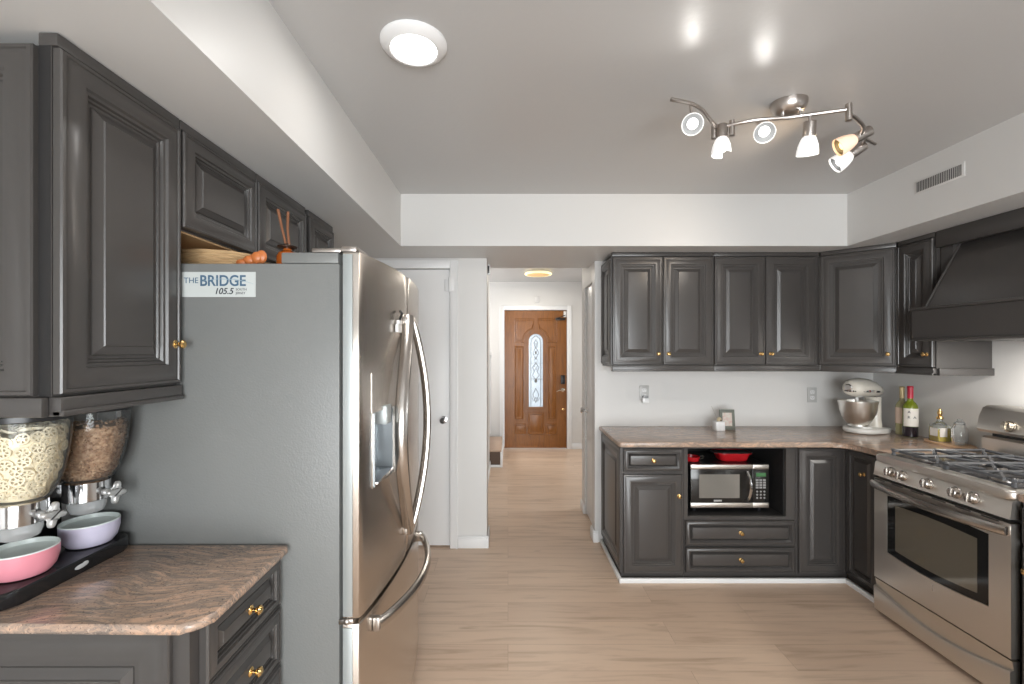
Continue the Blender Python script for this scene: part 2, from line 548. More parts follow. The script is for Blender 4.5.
for q in (-1, 1):
    for ins, rr_t in ((0, .007), (.03, .005)):
        g2 = .175 + ins; xo = gx + q * (gx - X0 - .16 - ins); a2 = [(gx + q * g2 * math.cos(R(t_)), gz1 - gw + g2 * math.sin(R(t_))) for t_ in range(0, 80, 8)]
        pl_ = [(gx + q * g2, 1.62 + ins)] + a2[1:] + [(gx + q * .03, 1.975 - ins), (xo, 1.975 - ins), (xo, 1.62 + ins), (gx + q * g2, 1.62 + ins)]
        fm.tube([(x, yd - .001, z) for x, z in pl_], rr_t, 6)
d2 = struct('door_2', fd, M_oak)
WM[d2] = Matrix.Identity(4)
hv = [(x, yd - .01, z) for x, z in hole] + [(x, yd + .06, z) for x, z in hole]
cut(d2, MB().add(hv, [tuple(range(N_)), tuple(range(N_, 2 * N_))[::-1]] + [(i, N_ + i, N_ + (i + 1) % N_, (i + 1) % N_) for i in range(N_)]))
struct('panel_moulding', fm, M_oak, d2)
vs = [(x, yd + .020, z) for x, z in hole] + [(x, yd + .026, z) for x, z in hole]
gl = MB().add(vs, [tuple(range(N_)), tuple(range(N_, 2 * N_))[::-1]] + [(i, N_ + i, N_ + (i + 1) % N_, (i + 1) % N_) for i in range(N_)])
pane = struct('glass_pane', gl, thin_glass('bevelled_door_glass', (.86, .90, .93), 1.3, .1, .25), d2)
lead = MB(); yl = yd + .016
M_lead = mat('lead_came', (.22, .22, .21), .4, .6)


def lc(pts, r=.0045): lead.tube([(gx + x, yl, z) for x, z in pts], r, 6)


for q in (-1, 1):
    lc([(q * .075, gz0), (q * .075, 1.62), (q * .055, 1.68), (0, 1.72)])
    lc([(0, 1.66), (q * .03, 1.60), (0, 1.54), (q * .045, 1.46), (0, 1.36)])
    lc([(0, 1.30), (q * .05, 1.24), (q * .02, 1.17), (q * .055, 1.12), (0, 1.05)])
    lc([(0, .92), (q * .045, .82), (0, .70)]); lc([(q * .06, .78), (q * .03, .72), (0, .78)])
lc([(-.108, 1.06), (.108, 1.06)]); lc([(-.108, 1.30), (.108, 1.30)], .002)
lc([(-.03, 1.62), (.03, 1.56), (-.03, 1.50), (.03, 1.42), (-.03, 1.34), (.03, 1.26), (-.03, 1.18)], .003)
lc([(.03, 1.62), (-.03, 1.56), (.03, 1.50), (-.03, 1.42), (.03, 1.34), (-.03, 1.26), (.03, 1.18)], .003)
lead.ell((gx, yl, 1.03), (.022, .006, .028)); lead.ell((gx, yl, 1.46), (.016, .006, .022))
struct('lead_came', lead, M_lead, d2)
lk = MB().box(.800, .862, yd - .028, yd - .001, .985, 1.12, .006)
struct('keypad_lock', lk, M_black, d2)
lv = MB().lathe([(.030, 0), (.030, .008), (.012, .014), (.012, .045), (.001, .046)], 18, aim((.835, yd, .895), (0, -1, 0)))
lv.tube([(.838, yd - .045, .895), (.80, yd - .048, .893), (.765, yd - .045, .888), (.735, yd - .04, .872)], [.012, .011, .009, .008])
struct('door_lever', lv, mat('satin_nickel', (.70, .64, .55), .25, 1), d2)
struct('door_bolt', MB().lathe([(.018, 0), (.018, .012), (.001, .014)], 14, aim((.84, yd, .60), (0, -1, 0))), M_brass, d2)
cl = MB().box(.72, .87, yd - .03, yd - .001, 1.955, 1.985, .004).tube([(.73, yd - .03, 1.975), (.80, yd - .06, 2.0), (.87, yd - .035, 2.03)], .006)
struct('door_closer', cl, M_black, d2)
struct('strike_plate', MB().box(FX1 - .05, FX1 - .006, yd - .004, yd - .0005, 2.0, 2.09, .001), M_white, d2)

# ------------------------------------------------------------------ stairs
st = MB()
for k in range(5):
    st.box(-.10 - .26 * k - .26, -.10 - .26 * k, 5.765, 6.65, .001 if k == 0 else .0, .195 * (k + 1) + .0)
stairs = struct('stairs', st, M_stairdark)
tr = MB()
for k in range(5): tr.box(-.10 - .26 * k - .26, -.085 - .26 * k, 5.75, 6.66, .196 * (k + 1), .196 * (k + 1) + .025, .004)
struct('tread', tr, M_stair, stairs)
sk = MB().box(-.098, -.07, 5.742, 6.66, 0, .193, .002).box(-.36, -.098, 5.742, 5.762, 0, .03, .002)
struct('riser', sk, M_white, stairs)
nw = MB().box(-.275, -.222, 5.78, 5.833, .423, 1.40, .004).box(-.285, -.212, 5.77, 5.843, 1.40, 1.43, .004).ell((-.2485, 5.807, 1.46), (.032, .032, .034))
nw.tube([(-.2485, 5.807, 1.33), (-.6, 5.807, 1.55), (-1.3, 5.807, 2.02)], .022)
struct('newel_post', nw, M_white, stairs)

# ------------------------------------------------------------------ cabinets
def prof(k=1.0, t=.021, o=.001):
    return [(0, o), (0, t - .005), (.0025, t - .001), (.006 * k, t), (.010 * k, t), (.012 * k, t - .0035), (.017 * k, t - .0035), (.026 * k, t + .0005), (.046 * k, t + .003), (.055 * k, t + .002),
            (.059 * k, t - .004), (.066 * k, t - .005), (.069 * k, t - .012), (.074 * k, t - .0125), (.077 * k, t - .017), (.084 * k, t - .017), (.086 * k, t - .013), (.106 * k, t - .004), (.108 * k, t - .001), (.112 * k, t - .0005)]


def knob(parent, x, z, y=-.021, M=None):
    b = MB()
    A = Matrix.Translation((x, y, z)) @ Matrix.Rotation(R(90), 4, 'X')
    if M: A = M @ A
    b.lathe([(.011, -.002), (.0125, .001), (.009, .004), (.005, .006), (.0045, .013), (.009, .016), (.0125, .021), (.0125, .025), (.008, .029), (.001, .030)], 16, A)
    return obj('knob', b, M_brass, parent, local=True)


def front(parent, name, x, z, w, h, k=1.0, kn=None, M=None):
    Mx = Matrix.Translation((x, 0, z))
    o = obj(name, MB().panel(w, h, prof(k), (M @ Mx) if M else Mx), M_cab, parent, local=True)
    if kn: knob(o, x + kn[0], z + kn[1], M=M)
    return o


G_up = 'charcoal wall cabinets'; G_base = 'charcoal base cabinets'


def side_panel(parent, D, z, h, side, Wd=0, k=1.0):
    A = T(0, D, z, R(-90)) if side == 'l' else T(Wd, 0, z, R(90))
    return obj('end_panel', MB().panel(D, h, prof(k, .012, .0006), A), M_cab, parent, local=True)


UH = .770; UZ = 1.385


def upper(label, loc, rz, Wd, D, doors, Hh=UH, rail=True, crown=True, raw=False):
    t = thing('wall_cabinet', label, 'cabinet', loc, rz, G_up)
    b = MB().box(0, Wd, 0, D, 0, Hh)
    obj('body', b, M_cab, t, local=True)
    if rail: obj('light_rail', MB().box(0, Wd, -.020, .02, -.043, -.0005, .003).box(0, Wd, -.026, .0, -.043, -.030, .003).box(0, Wd, .02, D - .001, -.012, -.0006), M_cab, t, local=True)
    if crown: obj('crown_strip', MB().box(0, Wd, -.012, .03, Hh + .0005, Hh + .029, .003), M_cab, t, local=True)
    if raw: obj('underside', MB().box(.004, Wd - .004, .004, D - .004, -.006, -.0005), M_rawwood, t, local=True)
    for (x, w, kn) in doors:
        front(t, 'door', x, .006, w, Hh - .010, 1.0 if Hh > .5 else .80, kn)
    return t


t = upper('dark two-door wall cabinet at the free end beside the hallway', (.735, 3.19, UZ), 0, .716, .308,
          [(.004, .352, (.318, .075)), (.360, .352, (.034, .075))])
side_panel(t, .306, .004, UH - .008, 'l')
upper('dark two-door wall cabinet between the end cabinet and the angled corner cabinet', (1.453, 3.19, UZ), 0, .745, .308,
      [(.004, .355, (.321, .075)), (.363, .355, (.034, .075))])
# angled corner
A0 = Vector((2.202, 3.19)); A1 = Vector((2.512, 2.892))
rz = math.atan2(A1.y - A0.y, A1.x - A0.x); Ld = (A1 - A0).length
t = thing('corner_wall_cabinet', 'angled dark corner wall cabinet with a single raised-panel door above the stand mixer', 'cabinet', (A0.x, A0.y, UZ), rz, G_up)
pent = [(2.202, 3.498), (2.202, 3.19), (2.512, 2.892), (2.838, 2.892), (2.838, 3.498)]
obj('body', MB().slab(pent, UZ, UZ + UH), M_cab, t)
front(t, 'door', .012, .006, Ld - .030, UH - .010, 1.0, (Ld - .064, .075))
obj('light_rail', MB().box(.012, Ld - .012, -.018, .015, -.043, -.0005, .003), M_cab, t, local=True)
obj('crown_strip', MB().box(.012, Ld - .012, -.012, .02, UH + .0005, UH + .029, .003), M_cab, t, local=True)
t = upper('narrow dark wall cabinet tucked beside the range hood', (2.512, 2.888, UZ), R(-90), .250, .326, [(.004, .240, (.206, .075))])
obj('side_rail', MB().box(.2505, .266, .004, .325, -.043, 0, .003), M_cab, t, local=True)
# left upper beside the fridge
XF = -.999
t = upper('tall dark wall cabinet over the cereal dispenser', (XF, .985, UZ), R(90), .368, .348, [(.002, .362, (.335, .115))])
obj('end_panel', MB().panel(.318, UH - .006, prof(1, .016, .0006), T(0, .347, .003, R(-90))), M_cab, t, local=True)
obj('stile_shade', MB().box(-.0007, -.0001, .002, .028, .0, UH), M_cabin, t, local=True)  # thin dark strip painted on as the shade between end panel and door
obj('side_rail', MB().box(-.018, -.0006, .004, .347, -.043, .0, .003), M_cab, t, local=True)
for lab, y0, wd in (('short dark cabinet over the fridge, next to the tall wall cabinet', 1.357, .405), ('short dark cabinet over the fridge, behind the two brown reeds', 1.766, .425),
                    ('short dark cabinet over the fridge, last one towards the white door', 2.225, .31)):
    upper(lab, (XF, y0, 1.855), R(90), wd, .348, [(.004, wd - .008, None)], .30, rail=False, raw=True, crown=True)
b = MB().box(XL + .002, XF + .002, 2.1925, 2.2235, 1.856, 2.15)
tag(obj('filler_strip', b, M_cabin), 'black filler strip between two short cabinets over the fridge', 'filler')

# ---- base cabinets along the back
BY = 2.922; BH = .868; BD = .572
t = thing('base_cabinet', 'dark base cabinet with one drawer over one door at the hallway end', 'cabinet', (.735, BY, 0), 0, G_base)
obj('body', MB().box(0, .404, 0, BD, .012, BH), M_cab, t, local=True)
front(t, 'drawer', .012, .706, .380, .148, .42, (.19, .074))
front(t, 'door', .012, .052, .380, .636, .9, (.352, .50))
side_panel(t, BD - .002, .06, BH - .07, 'l', k=1.1)
t = thing('microwave_cabinet', 'dark base cabinet with open microwave niche over two wide drawers', 'cabinet', (1.141, BY, 0), 0, G_base)
mw = .724
b = MB().box(0, .026, 0, BD, .012, BH).box(mw - .060, mw, 0, BD, .012, BH).box(.026, mw - .06, 0, BD, .012, .40).box(.026, mw - .06, 0, .02, .40, .412).box(.026, mw - .06, 0, BD, .853, BH).box(.026, mw - .06, BD - .02, BD, .40, .853)
obj('body', b, M_cab, t, local=True)
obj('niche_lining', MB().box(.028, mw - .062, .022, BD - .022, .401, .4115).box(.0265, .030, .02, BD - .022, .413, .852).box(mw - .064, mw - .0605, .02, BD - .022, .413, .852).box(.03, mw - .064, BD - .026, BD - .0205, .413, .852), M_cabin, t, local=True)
front(t, 'drawer', .006, .229, mw - .018, .161, .42, ((mw - .018) / 2, .085))
front(t, 'drawer', .006, .056, mw - .018, .161, .42, ((mw - .018) / 2, .085))
t = thing('base_cabinet', 'dark one-door base cabinet right of the microwave niche', 'cabinet', (1.867, BY, 0), 0, G_base)
obj('body', MB().box(0, .334, 0, BD, .012, BH), M_cab, t, local=True)
front(t, 'door', .012, .052, .300, .805, .9)
t = thing('base_cabinet', 'narrow dark base cabinet squeezed between the inner corner and the range', 'cabinet', (2.205, 2.920, 0), R(-90), G_base)
obj('body', MB().box(0, .35, 0, .63, .012, BH), M_cab, t, local=True)
front(t, 'door', .012, .052, .235, .805, .62, (.145, .675))
# right of the range
t = thing('base_cabinet', 'dark base cabinet with drawer and door at the near side of the range', 'cabinet', (2.105, 1.838, 0), R(-90), G_base)
obj('body', MB().box(0, .80, 0, .72, .012, BH), M_cab, t, local=True)
front(t, 'drawer', .012, .706, .38, .148, .42, (.19, .074)); front(t, 'door', .012, .052, .38, .636, .9, (.030, .55))
front(t, 'drawer', .404, .706, .38, .148, .42, (.19, .074)); front(t, 'door', .404, .052, .38, .636, .9, (.350, .50))
# ---- left base
t = thing('base_cabinet', 'dark four-drawer base cabinet under the cereal dispenser beside the fridge', 'cabinet', (-.702, .992, 0), R(90), G_base)
obj('body', MB().box(0, .363, 0, .644, .012, .8795), M_cab, t, local=True)
for z, h in ((.722, .150), (.550, .166), (.378, .166), (.052, .320)):
    front(t, 'drawer', .030, z, .330, h, .55, (.170, h * .52 if h < .2 else h - .115))
obj('end_panel', MB().panel(.606, .862, prof(1.0, .016, .0006), T(0, .642, .014, R(-90))), M_cab, t, local=True)


# ------------------------------------------------------------------ worktops
def arc(cx, cy, r, a0, a1, n=8): return [(cx + r * math.cos(R(a0 + (a1 - a0) * i / n)), cy + r * math.sin(R(a0 + (a1 - a0) * i / n))) for i in range(n + 1)]


CZ0, CZ1 = .870, .903
poly = [(XR - .002, YB - .002), (.708, YB - .002)] + arc(.728, 2.89, .02, 180, 270, 4) + arc(2.075, 2.79, .08, 90, 20, 6) + [(2.165, 2.74), (2.165, 2.562), (XR - .002, 2.562)]
tag(obj('worktop', MB().slab(poly, CZ0, CZ1, .009), M_granite), 'brown granite worktop running round the corner under the stand mixer', 'worktop')
poly = [(XL + .002, 1.359), (XL + .002, .958)] + arc(-.700, 1.003, .045, -90, 0, 6) + [(-.655, 1.340), (-.665, 1.359)]
tag(obj('worktop', MB().slab(poly, .8805, CZ1, .0095), M_granite), 'orange-brown veined granite worktop under the cereal dispenser', 'worktop')
tag(obj('worktop', MB().slab([(2.085, 1.04), (XR - .002, 1.04), (XR - .002, 1.838), (2.085, 1.838)], CZ0, CZ1, .009), M_granite), 'brown granite worktop at the near side of the range', 'worktop')

# ------------------------------------------------------------------ refrigerator
FY0, FY1 = 1.367, 2.277; FC = (FY0 + FY1) / 2
fr = thing('refrigerator', 'grey-sided stainless french-door refrigerator with water dispenser', 'refrigerator', (-.87, FC, 0))


def fx(y): return -.452 + .042 * (1 - ((y - FC) / .455) ** 2)


obj('body', MB().box(-1.25, -.512, FY0, FY1, .03, 1.752, .004), M_fridgeside, fr)
obj('foot', MB().box(-1.2, -.56, FY0 + .03, FY1 - .03, 0, .03), M_black, fr)
obj('top_cap', MB().box(-.690, -.516, FY0 + .001, FY1 - .001, 1.7525, 1.786, .004), M_fridgeside, fr)
obj('hinge_cover', MB().box(-.512, -.462, FY0 + .004, FY0 + .12, 1.7885, 1.806, .004).box(-.600, -.510, FY0 + .004, FY0 + .12, 1.7865, 1.800, .004), M_nickel, fr)
obj('hinge_cover', MB().box(-.512, -.462, FY1 - .12, FY1 - .004, 1.7885, 1.806, .004).box(-.600, -.510, FY1 - .12, FY1 - .004, 1.7865, 1.800, .004), M_nickel, fr)


def fdoor(y0, y1, z0, z1):
    n = 18; p = [(-.502, y0)]
    ys = [y0 + (y1 - y0) * i / n for i in range(n + 1)]
    pts = [(fx(y), y) for y in ys]
    r = .008
    pts[0] = (fx(y0) - r, y0); pts.insert(1, (fx(y0) - r * .3, y0 + r * .3)); pts.insert(2, (fx(y0), y0 + r))
    pts[-1] = (fx(y1) - r, y1); pts.insert(len(pts) - 1, (fx(y1) - r * .3, y1 - r * .3))
    return MB().slab([(-.502, y0)] + pts + [(-.502, y1)], z0, z1, .004, seg=2)


dn = obj('door', fdoor(FY0 + .001, FC - .003, .672, 1.787), M_steel, fr)
df = obj('door', fdoor(FC + .003, FY1 - .001, .672, 1.787), M_steel, fr)
dz = obj('freezer_drawer', fdoor(FY0 + .001, FY1 - .001, .06, .655), M_steel, fr)
# water dispenser: cut a niche into the near door
qy0, qy1, qz0, qz1 = 1.452, 1.672, 1.045, 1.285


cut(dn, MB().box(-.492, -.30, qy0, qy1, qz0, qz1))
M_disp = mat('grey_blue_dispenser_plastic', (.34, .37, .39), .3, .5)
lin = MB().box(-.4915, -.489, qy0 + .001, qy1 - .001, qz0 + .001, qz1 - .001).box(-.489, fx(1.56) - .006, qy0 + .001, qy0 + .004, qz0 + .001, qz1 - .001).box(-.489, fx(1.56) - .004, qy1 - .004, qy1 - .001, qz0 + .001, qz1 - .001).box(-.489, fx(1.5) - .002, qy0 + .001, qy1 - .001, qz0 + .001, qz0 + .004)
obj('dispenser_niche', lin, M_disp, dn)
pn = MB()
ys = [1.445 + .234 * i / 10 for i in range(11)]
vs = []
for y in ys: vs += [(fx(y) + .0005, y, 1.287), (fx(y) + .0018, y, 1.287), (fx(y) + .0018, y, 1.415), (fx(y) + .0005, y, 1.415)]
fs = [(0, 1, 2, 3), (43, 42, 41, 40)]
for i in range(10):
    for k in range(4): fs.append((i * 4 + k, i * 4 + (k + 1) % 4, i * 4 + 4 + (k + 1) % 4, i * 4 + 4 + k))
obj('dispenser_panel', pn.add(vs, fs), M_steel, dn)
obj('dispenser_spout', MB().box(-.462, fx(1.56) + .010, 1.535, 1.600, 1.235, 1.300, .004), M_pale, dn)
obj('dispenser_paddle', MB().box(-.487, -.477, 1.53, 1.60, 1.10, 1.225, .003).box(-.486, fx(1.56) + .002, qy0 + .01, qy1 - .01, 1.050, 1.060, .003), M_chrome, dn)
for y in (qy0, qy1): obj('dispenser_trim', MB().box(fx(y) - .003, fx(y) + .0015, y - .0025, y + .0025, qz0 - .004, qz1, .001), M_steel, dn)
obj('door_edge', MB().box(-.501, -.472, FY0 - .0035, FY0 + .0005, .68, 1.78, .001), M_pale, dn)
obj('drawer_edge', MB().box(-.501, -.472, FY0 - .0035, FY0 + .0005, .07, .645, .001), M_pale, dz)
for par, y0, ym, xo in ((dn, 1.790, 1.590, .032), (df, 1.845, 1.900, .058)):
    pts = []
    for i in range(25):
        u = i / 24; s = math.sin(PI * u)
        y = y0 + (ym - y0) * s ** 1.0
        pts.append((fx(y) + .012 + xo * s ** .8, y, 1.622 - .855 * u))
    hb = MB().tube(pts, .0195, 12, sc=(1.2, .75))
    for zz, yy in ((1.60, pts[1][1]), (.79, pts[-2][1])): hb.box(fx(yy) - .0005, fx(yy) + .018, yy - .010, yy + .010, zz - .02, zz + .02, .003)
    obj('handle', hb, M_handle, par)
pts = []
for i in range(21):
    u = i / 20; y = 1.455 + .70 * u
    pts.append((fx(y) + .016 + .060 * math.sin(PI * u) ** .8, y, .602))
hb = MB().tube(pts, .017, 12, sc=(.8, 1.2))
for y in (1.462, 2.148): hb.box(fx(y) - .0005, fx(y) + .022, y - .012, y + .012, .58, .624, .003)
obj('handle', hb, M_handle, dz)
obj('middle_hinge', MB().box(-.514, -.470, FY0 - .004, FY0 + .05, .656, .671, .002).ell((-.49, FY0 - .002, .664), (.010, .006, .010)), M_nickel, fr)
# clip magnet on the near door
mg = MB().box(fx(1.66) + .004, fx(1.66) + .015, 1.640, 1.700, 1.555, 1.585, .003).box(fx(1.66) + .0045, fx(1.66) + .016, 1.655, 1.700, 1.585, 1.600, .003)
t = thing('magnetic_clip', 'small white magnetic clip stuck on the fridge door above the dispenser', 'magnet', (fx(1.66), 1.67, 1.56))
obj('clip_body', mg, M_white, t)
obj('clip_lever', MB().tube([(fx(1.68) + .014, 1.665, 1.602), (fx(1.68) + .020, 1.675, 1.625), (fx(1.68) + .010, 1.685, 1.635)], .005), M_black, t)


def text(s, x, z, size, mat_, parent, y, bold=0, shear=0, name='lettering', align='LEFT', rot=(R(90), 0, 0), loc=None, sx=1):
    c = bpy.data.curves.new(name, 'FONT'); c.body = s; c.size = size; c.extrude = .0003; c.offset = bold; c.shear = shear; c.align_x = align
    o = bpy.data.objects.new(name, c); C.objects.link(o)
    o.rotation_euler = rot; o.location = loc or (x, y, z); o.scale = (sx, 1, 1)
    bpy.context.view_layer.update()
    me = bpy.data.meshes.new_from_object(o.evaluated_get(bpy.context.evaluated_depsgraph_get()))
    me.transform(WM[parent].inverted() @ o.matrix_world)
    bpy.data.objects.remove(o)
    me.materials.clear(); me.materials.append(mat_)
    n = bpy.data.objects.new(name, me); C.objects.link(n); n.parent = parent; WM[n] = WM[parent]
    return n


st_ = thing('sticker', 'white rectangular radio station sticker on the grey fridge side', 'sticker', (-.86, FY0 - .0006, 1.685))
obj('backing', MB().box(-.990, -.766, FY0 - .0014, FY0 - .0004, 1.650, 1.726), mat('sticker_vinyl', (.55, .58, .57), .4), st_)
M_blue = mat('blue_grey_ink', (.055, .12, .20), .5); M_ink = mat('dark_ink', (.03, .035, .045), .5)
ys_ = FY0 - .0017
text('THE', -.984, 1.692, .0245, M_blue, st_, ys_)
text('BRIDGE', -.936, 1.684, .046, M_blue, st_, ys_, bold=.0008, sx=.90)
text('105.5', -.892, 1.659, .026, M_ink, st_, ys_, bold=.0004, shear=.25)
text('SOUTH', -.826, 1.6695, .010, M_ink, st_, ys_); text('JERSEY', -.826, 1.6585, .010, M_ink, st_, ys_)
obj('swoosh', MB().tube([(-.93, ys_, 1.699), (-.88, ys_, 1.7045), (-.83, ys_, 1.7035), (-.80, ys_, 1.698), (-.773, ys_, 1.690)], [.0004, .0009, .0012, .0009, .0004], 6), mat('pale_blue_ink', (.30, .42, .50), .5), st_)

# things on top of the fridge
ft = thing('reed_diffuser', 'amber reed diffuser bottle with two brown reeds on the fridge', 'diffuser', (-.735, 1.50, 1.7535))
M_ambg = mat('amber_glass', (.50, .12, .015), .15, Transmission_Weight=.3)
obj('bottle', MB().lathe([(.030, 0), (.034, .004), (.034, .045), (.028, .058), (.014, .066), (.013, .074)], 20, T(-.735, 1.50, 1.7535)), M_ambg, ft)
obj('collar', MB().lathe([(.013, .072), (.030, .075), (.032, .080), (.014, .084), (.012, .088)], 20, T(-.735, 1.50, 1.7535)), mat('dark_bronze', (.05, .025, .015), .35, .6), ft)
M_reed = mat('brown_reed', (.20, .075, .03), .5)
obj('reed', MB().tube([(-.738, 1.50, 1.832), (-.750, 1.495, 1.89), (-.762, 1.49, 1.955)], [.0045, .004, .005]), M_reed, ft)
obj('reed', MB().tube([(-.730, 1.503, 1.832), (-.735, 1.50, 1.89), (-.733, 1.50, 1.950)], [.0045, .004, .0045]), M_reed, ft)
bk = MB()
for k in range(7):
    pp = []
    for i in range(49):
        a = 2 * PI * i / 48
        rr = 1 + .03 * k / 6 + .018 * math.sin(12 * a + k * PI)
        pp.append((-1.03 + .135 * rr * math.cos(a), 1.60 + .115 * rr * math.sin(a), 1.760 + .0095 * k))
    bk.tube(pp, .006, 6)
bk.slab([(-1.03 + .13 * math.cos(2 * PI * i / 24), 1.60 + .11 * math.sin(2 * PI * i / 24)) for i in range(24)], 1.7535, 1.760)
M_wick = mat('woven_straw', (.50, .33, .17), .7)
tag(obj('basket', bk, M_wick), 'shallow tan woven basket lying on top of the fridge', 'basket')
tp = MB()
for i in range(6):
    tp.ell((-.855 + .012 * i, 1.445 + .006 * (i % 2), 1.7555 + .014 + .004 * i), (.018, .012, .012 + .002 * i), 10, 6)
tag(obj('snack_bag', tp, mat('orange_foil', (.55, .17, .05), .35)), 'crumpled orange and tan bag on the fridge next to the reeds', 'bag')

# ------------------------------------------------------------------ cereal dispenser
DXc = -1.192; PY, GY = 1.098, 1.275
ds = thing('cereal_dispenser', 'twin cereal dispenser with clear jars and chrome collars on a black tray', 'dispenser', (DXc, 1.17, CZ1 + .001))
tz = CZ1 + .001
ty0, ty1 = .985, 1.350; tx0, tx1 = -1.305, -1.118
tpoly = arc(tx1 - .05, ty0 + .05, .05, -90, 0, 6) + arc(tx1 - .04, ty1 - .04, .04, 0, 90, 6) + arc(tx0 + .02, ty1 - .02, .02, 90, 180, 4) + arc(tx0 + .02, ty0 + .02, .02, 180, 270, 4)
tray = obj('tray', MB().slab(tpoly, tz, tz + .038, .006), mat('glossy_black_plastic', (.012, .012, .013), .12), ds)
obj('badge', MB().ell((tx1 + .0005, 1.178, tz + .019), (.0012, .018, .006), 10, 6).ell((tx1 + .0005, 1.19, tz + .021), (.0014, .010, .006), 10, 6), mat('silver_print', (.6, .6, .6), .4), tray)
obj('column', MB().box(-1.346, -1.316, 1.0, 1.33, tz + .0005, 1.16, .006), M_black, ds)
jp = [(.046, 1.123), (.056, 1.132), (.068, 1.155), (.078, 1.19), (.086, 1.235), (.0905, 1.28), (.0915, 1.318)]
JS = Matrix.Diagonal((1.12, .95, 1, 1))
for yc in (PY, GY):
    Mx = T(DXc, yc, 0); Mj = Mx @ JS
    j = obj('jar', MB().shell(jp, 36, Mj), M_jar, ds)
    obj('lid', MB().lathe([(.090, 1.3185), (.0925, 1.3205), (.0925, 1.333), (.086, 1.3375), (.001, 1.3375)], 36, Mj), M_black, j)
    co = obj('collar', MB().lathe([(.050, 1.068), (.0525, 1.070), (.0525, 1.120), (.048, 1.1225)], 32, Mx).box(-.10, -.045, -.02, .02, 1.075, 1.115, .004, M=Mx), M_chrome, ds)
    obj('spout', MB().shell([(.042, 1.067), (.042, 1.050), (.036, 1.034), (.028, 1.030)], 28, Mx), M_milky, ds)
    kn = MB(); A = aim((DXc + .052, yc + .004, 1.085), (1, 0, 0))
    kn.lathe([(.010, 0), (.010, .018), (.016, .020)], 14, A)
    star = []
    for q in range(48):
        a = 2 * PI * q / 48; rq = .0205 + .0105 * math.cos(4 * a + .8); star.append((rq * math.cos(a), rq * math.sin(a)))
    kn.slab(star, .018, .034, .005, A)
    obj('turn_knob', kn, mat('satin_silver_plastic', (.62, .62, .61), .3, .6), ds)


def rad(z):
    for (r0, z0), (r1, z1) in zip(jp, jp[1:]):
        if z0 <= z <= z1: return r0 + (r1 - r0) * (z - z0) / (z1 - z0)
    return jp[-1][0]


def wheel(b, A, r=.0140):
    n = 12; vs = []; fs = []
    for i in range(n):
        a = 2 * PI * i / n
        for rr, z in ((r, -.003), (r, .003), (r * .72, .003), (r * .72, -.003)): vs.append((rr * math.cos(a), rr * math.sin(a), z))
    for i in range(n):
        j = (i + 1) % n
        for k in range(4): fs.append((i * 4 + k, j * 4 + k, j * 4 + (k + 1) % 4, i * 4 + (k + 1) % 4))
    b.add(vs, fs, A)
    for k in range(3): b.box(-r * .8, r * .8, -.0015, .0015, -.0025, .0025, M=A @ Matrix.Rotation(PI * k / 3, 4, 'Z'))
    b.lathe([(.0042, -.0028), (.0042, .0028)], 8, A)


def JS3(p, yc): return Vector((DXc + (p.x - DXc) * 1.10, yc + (p.y - yc) * .94, p.z))


rnd = random.Random(3)
b = MB(); b.lathe([(.001, 1.127), (.040, 1.128)] + [(max(r - .019, .026), z + .006) for r, z in jp[1:-2]] + [(.076, 1.283), (.001, 1.290)], 24, T(DXc, PY, 0) @ JS)
pl = []; tries = 0
while len(pl) < 300 and tries < 20000:
    tries += 1
    z = rnd.uniform(1.140, 1.290); a = rnd.uniform(0, 2 * PI); rr = rad(z) - .0115 - .006 * max(0, (1.19 - z) / .06) - rnd.random() * .003
    p = Vector((DXc + rr * math.cos(a), PY + rr * math.sin(a), z))
    if any((p - q).length < .0205 for q in pl): continue
    pl.append(p)
    nrm = Vector((math.cos(a), math.sin(a), -(rad(min(z + .008, 1.318)) - rad(max(z - .008, 1.124))) / .016)) + Vector([rnd.uniform(-.35, .35) for _ in range(3)])
    # keep every wheel inside the jar: lay the tilted ones a little further in
    off = Vector((math.cos(a), math.sin(a), 0)) * (.006 * (1 - nrm.normalized().dot(Vector((math.cos(a), math.sin(a), 0)))))
    p = JS3(p - off, PY)
    wheel(b, aim(p, nrm) @ Matrix.Rotation(rnd.uniform(0, PI), 4, 'Z'))
for i in range(60):
    a = rnd.uniform(0, 2 * PI); rr = rnd.uniform(0, .062)
    wheel(b, aim((DXc + rr * math.cos(a), PY + rr * math.sin(a), 1.292 + rnd.uniform(0, .006)), (rnd.uniform(-.4, .4), rnd.uniform(-.4, .4), 1)))
M_pasta = mat('pale_wheel_pasta', (.90, .80, .60), .55)
tag(obj('wheel_cereal', b, M_pasta), 'pale yellow wheel shapes filling the nearer clear jar', 'cereal', kind='stuff')
b = MB(); b.lathe([(.001, 1.127), (.040, 1.128)] + [(max(r - .010, .03), z + .004) for r, z in jp[1:-2]] + [(.078, 1.275), (.001, 1.284)], 24, T(DXc, GY, 0) @ JS)
for i in range(950):
    z = rnd.uniform(1.130, 1.286); a = rnd.uniform(0, 2 * PI); s = rnd.uniform(.0035, .007); rr = rad(z) - s - .002 - rnd.random() * .004
    if z > 1.275: rr *= rnd.random() ** .5
    A = aim(JS3(Vector((DXc + rr * math.cos(a), GY + rr * math.sin(a), z)), GY), [rnd.uniform(-1, 1) for _ in range(3)])
    b.ell((0, 0, 0), (s * rnd.uniform(.6, 1), s * rnd.uniform(.5, 1), s * rnd.uniform(.4, .8)), 6, 4, A)
M_gran = mat('granola', (.36, .21, .115), .6)
nt, bb, N, L = nodes(M_gran)
L(ramp(M_gran, noise(M_gran, coord(M_gran, geo=True), 90, 2), [(.3, (.24, .12, .055)), (.55, (.42, .26, .15)), (.7, (.55, .38, .24))]), bb.inputs['Base Color'])
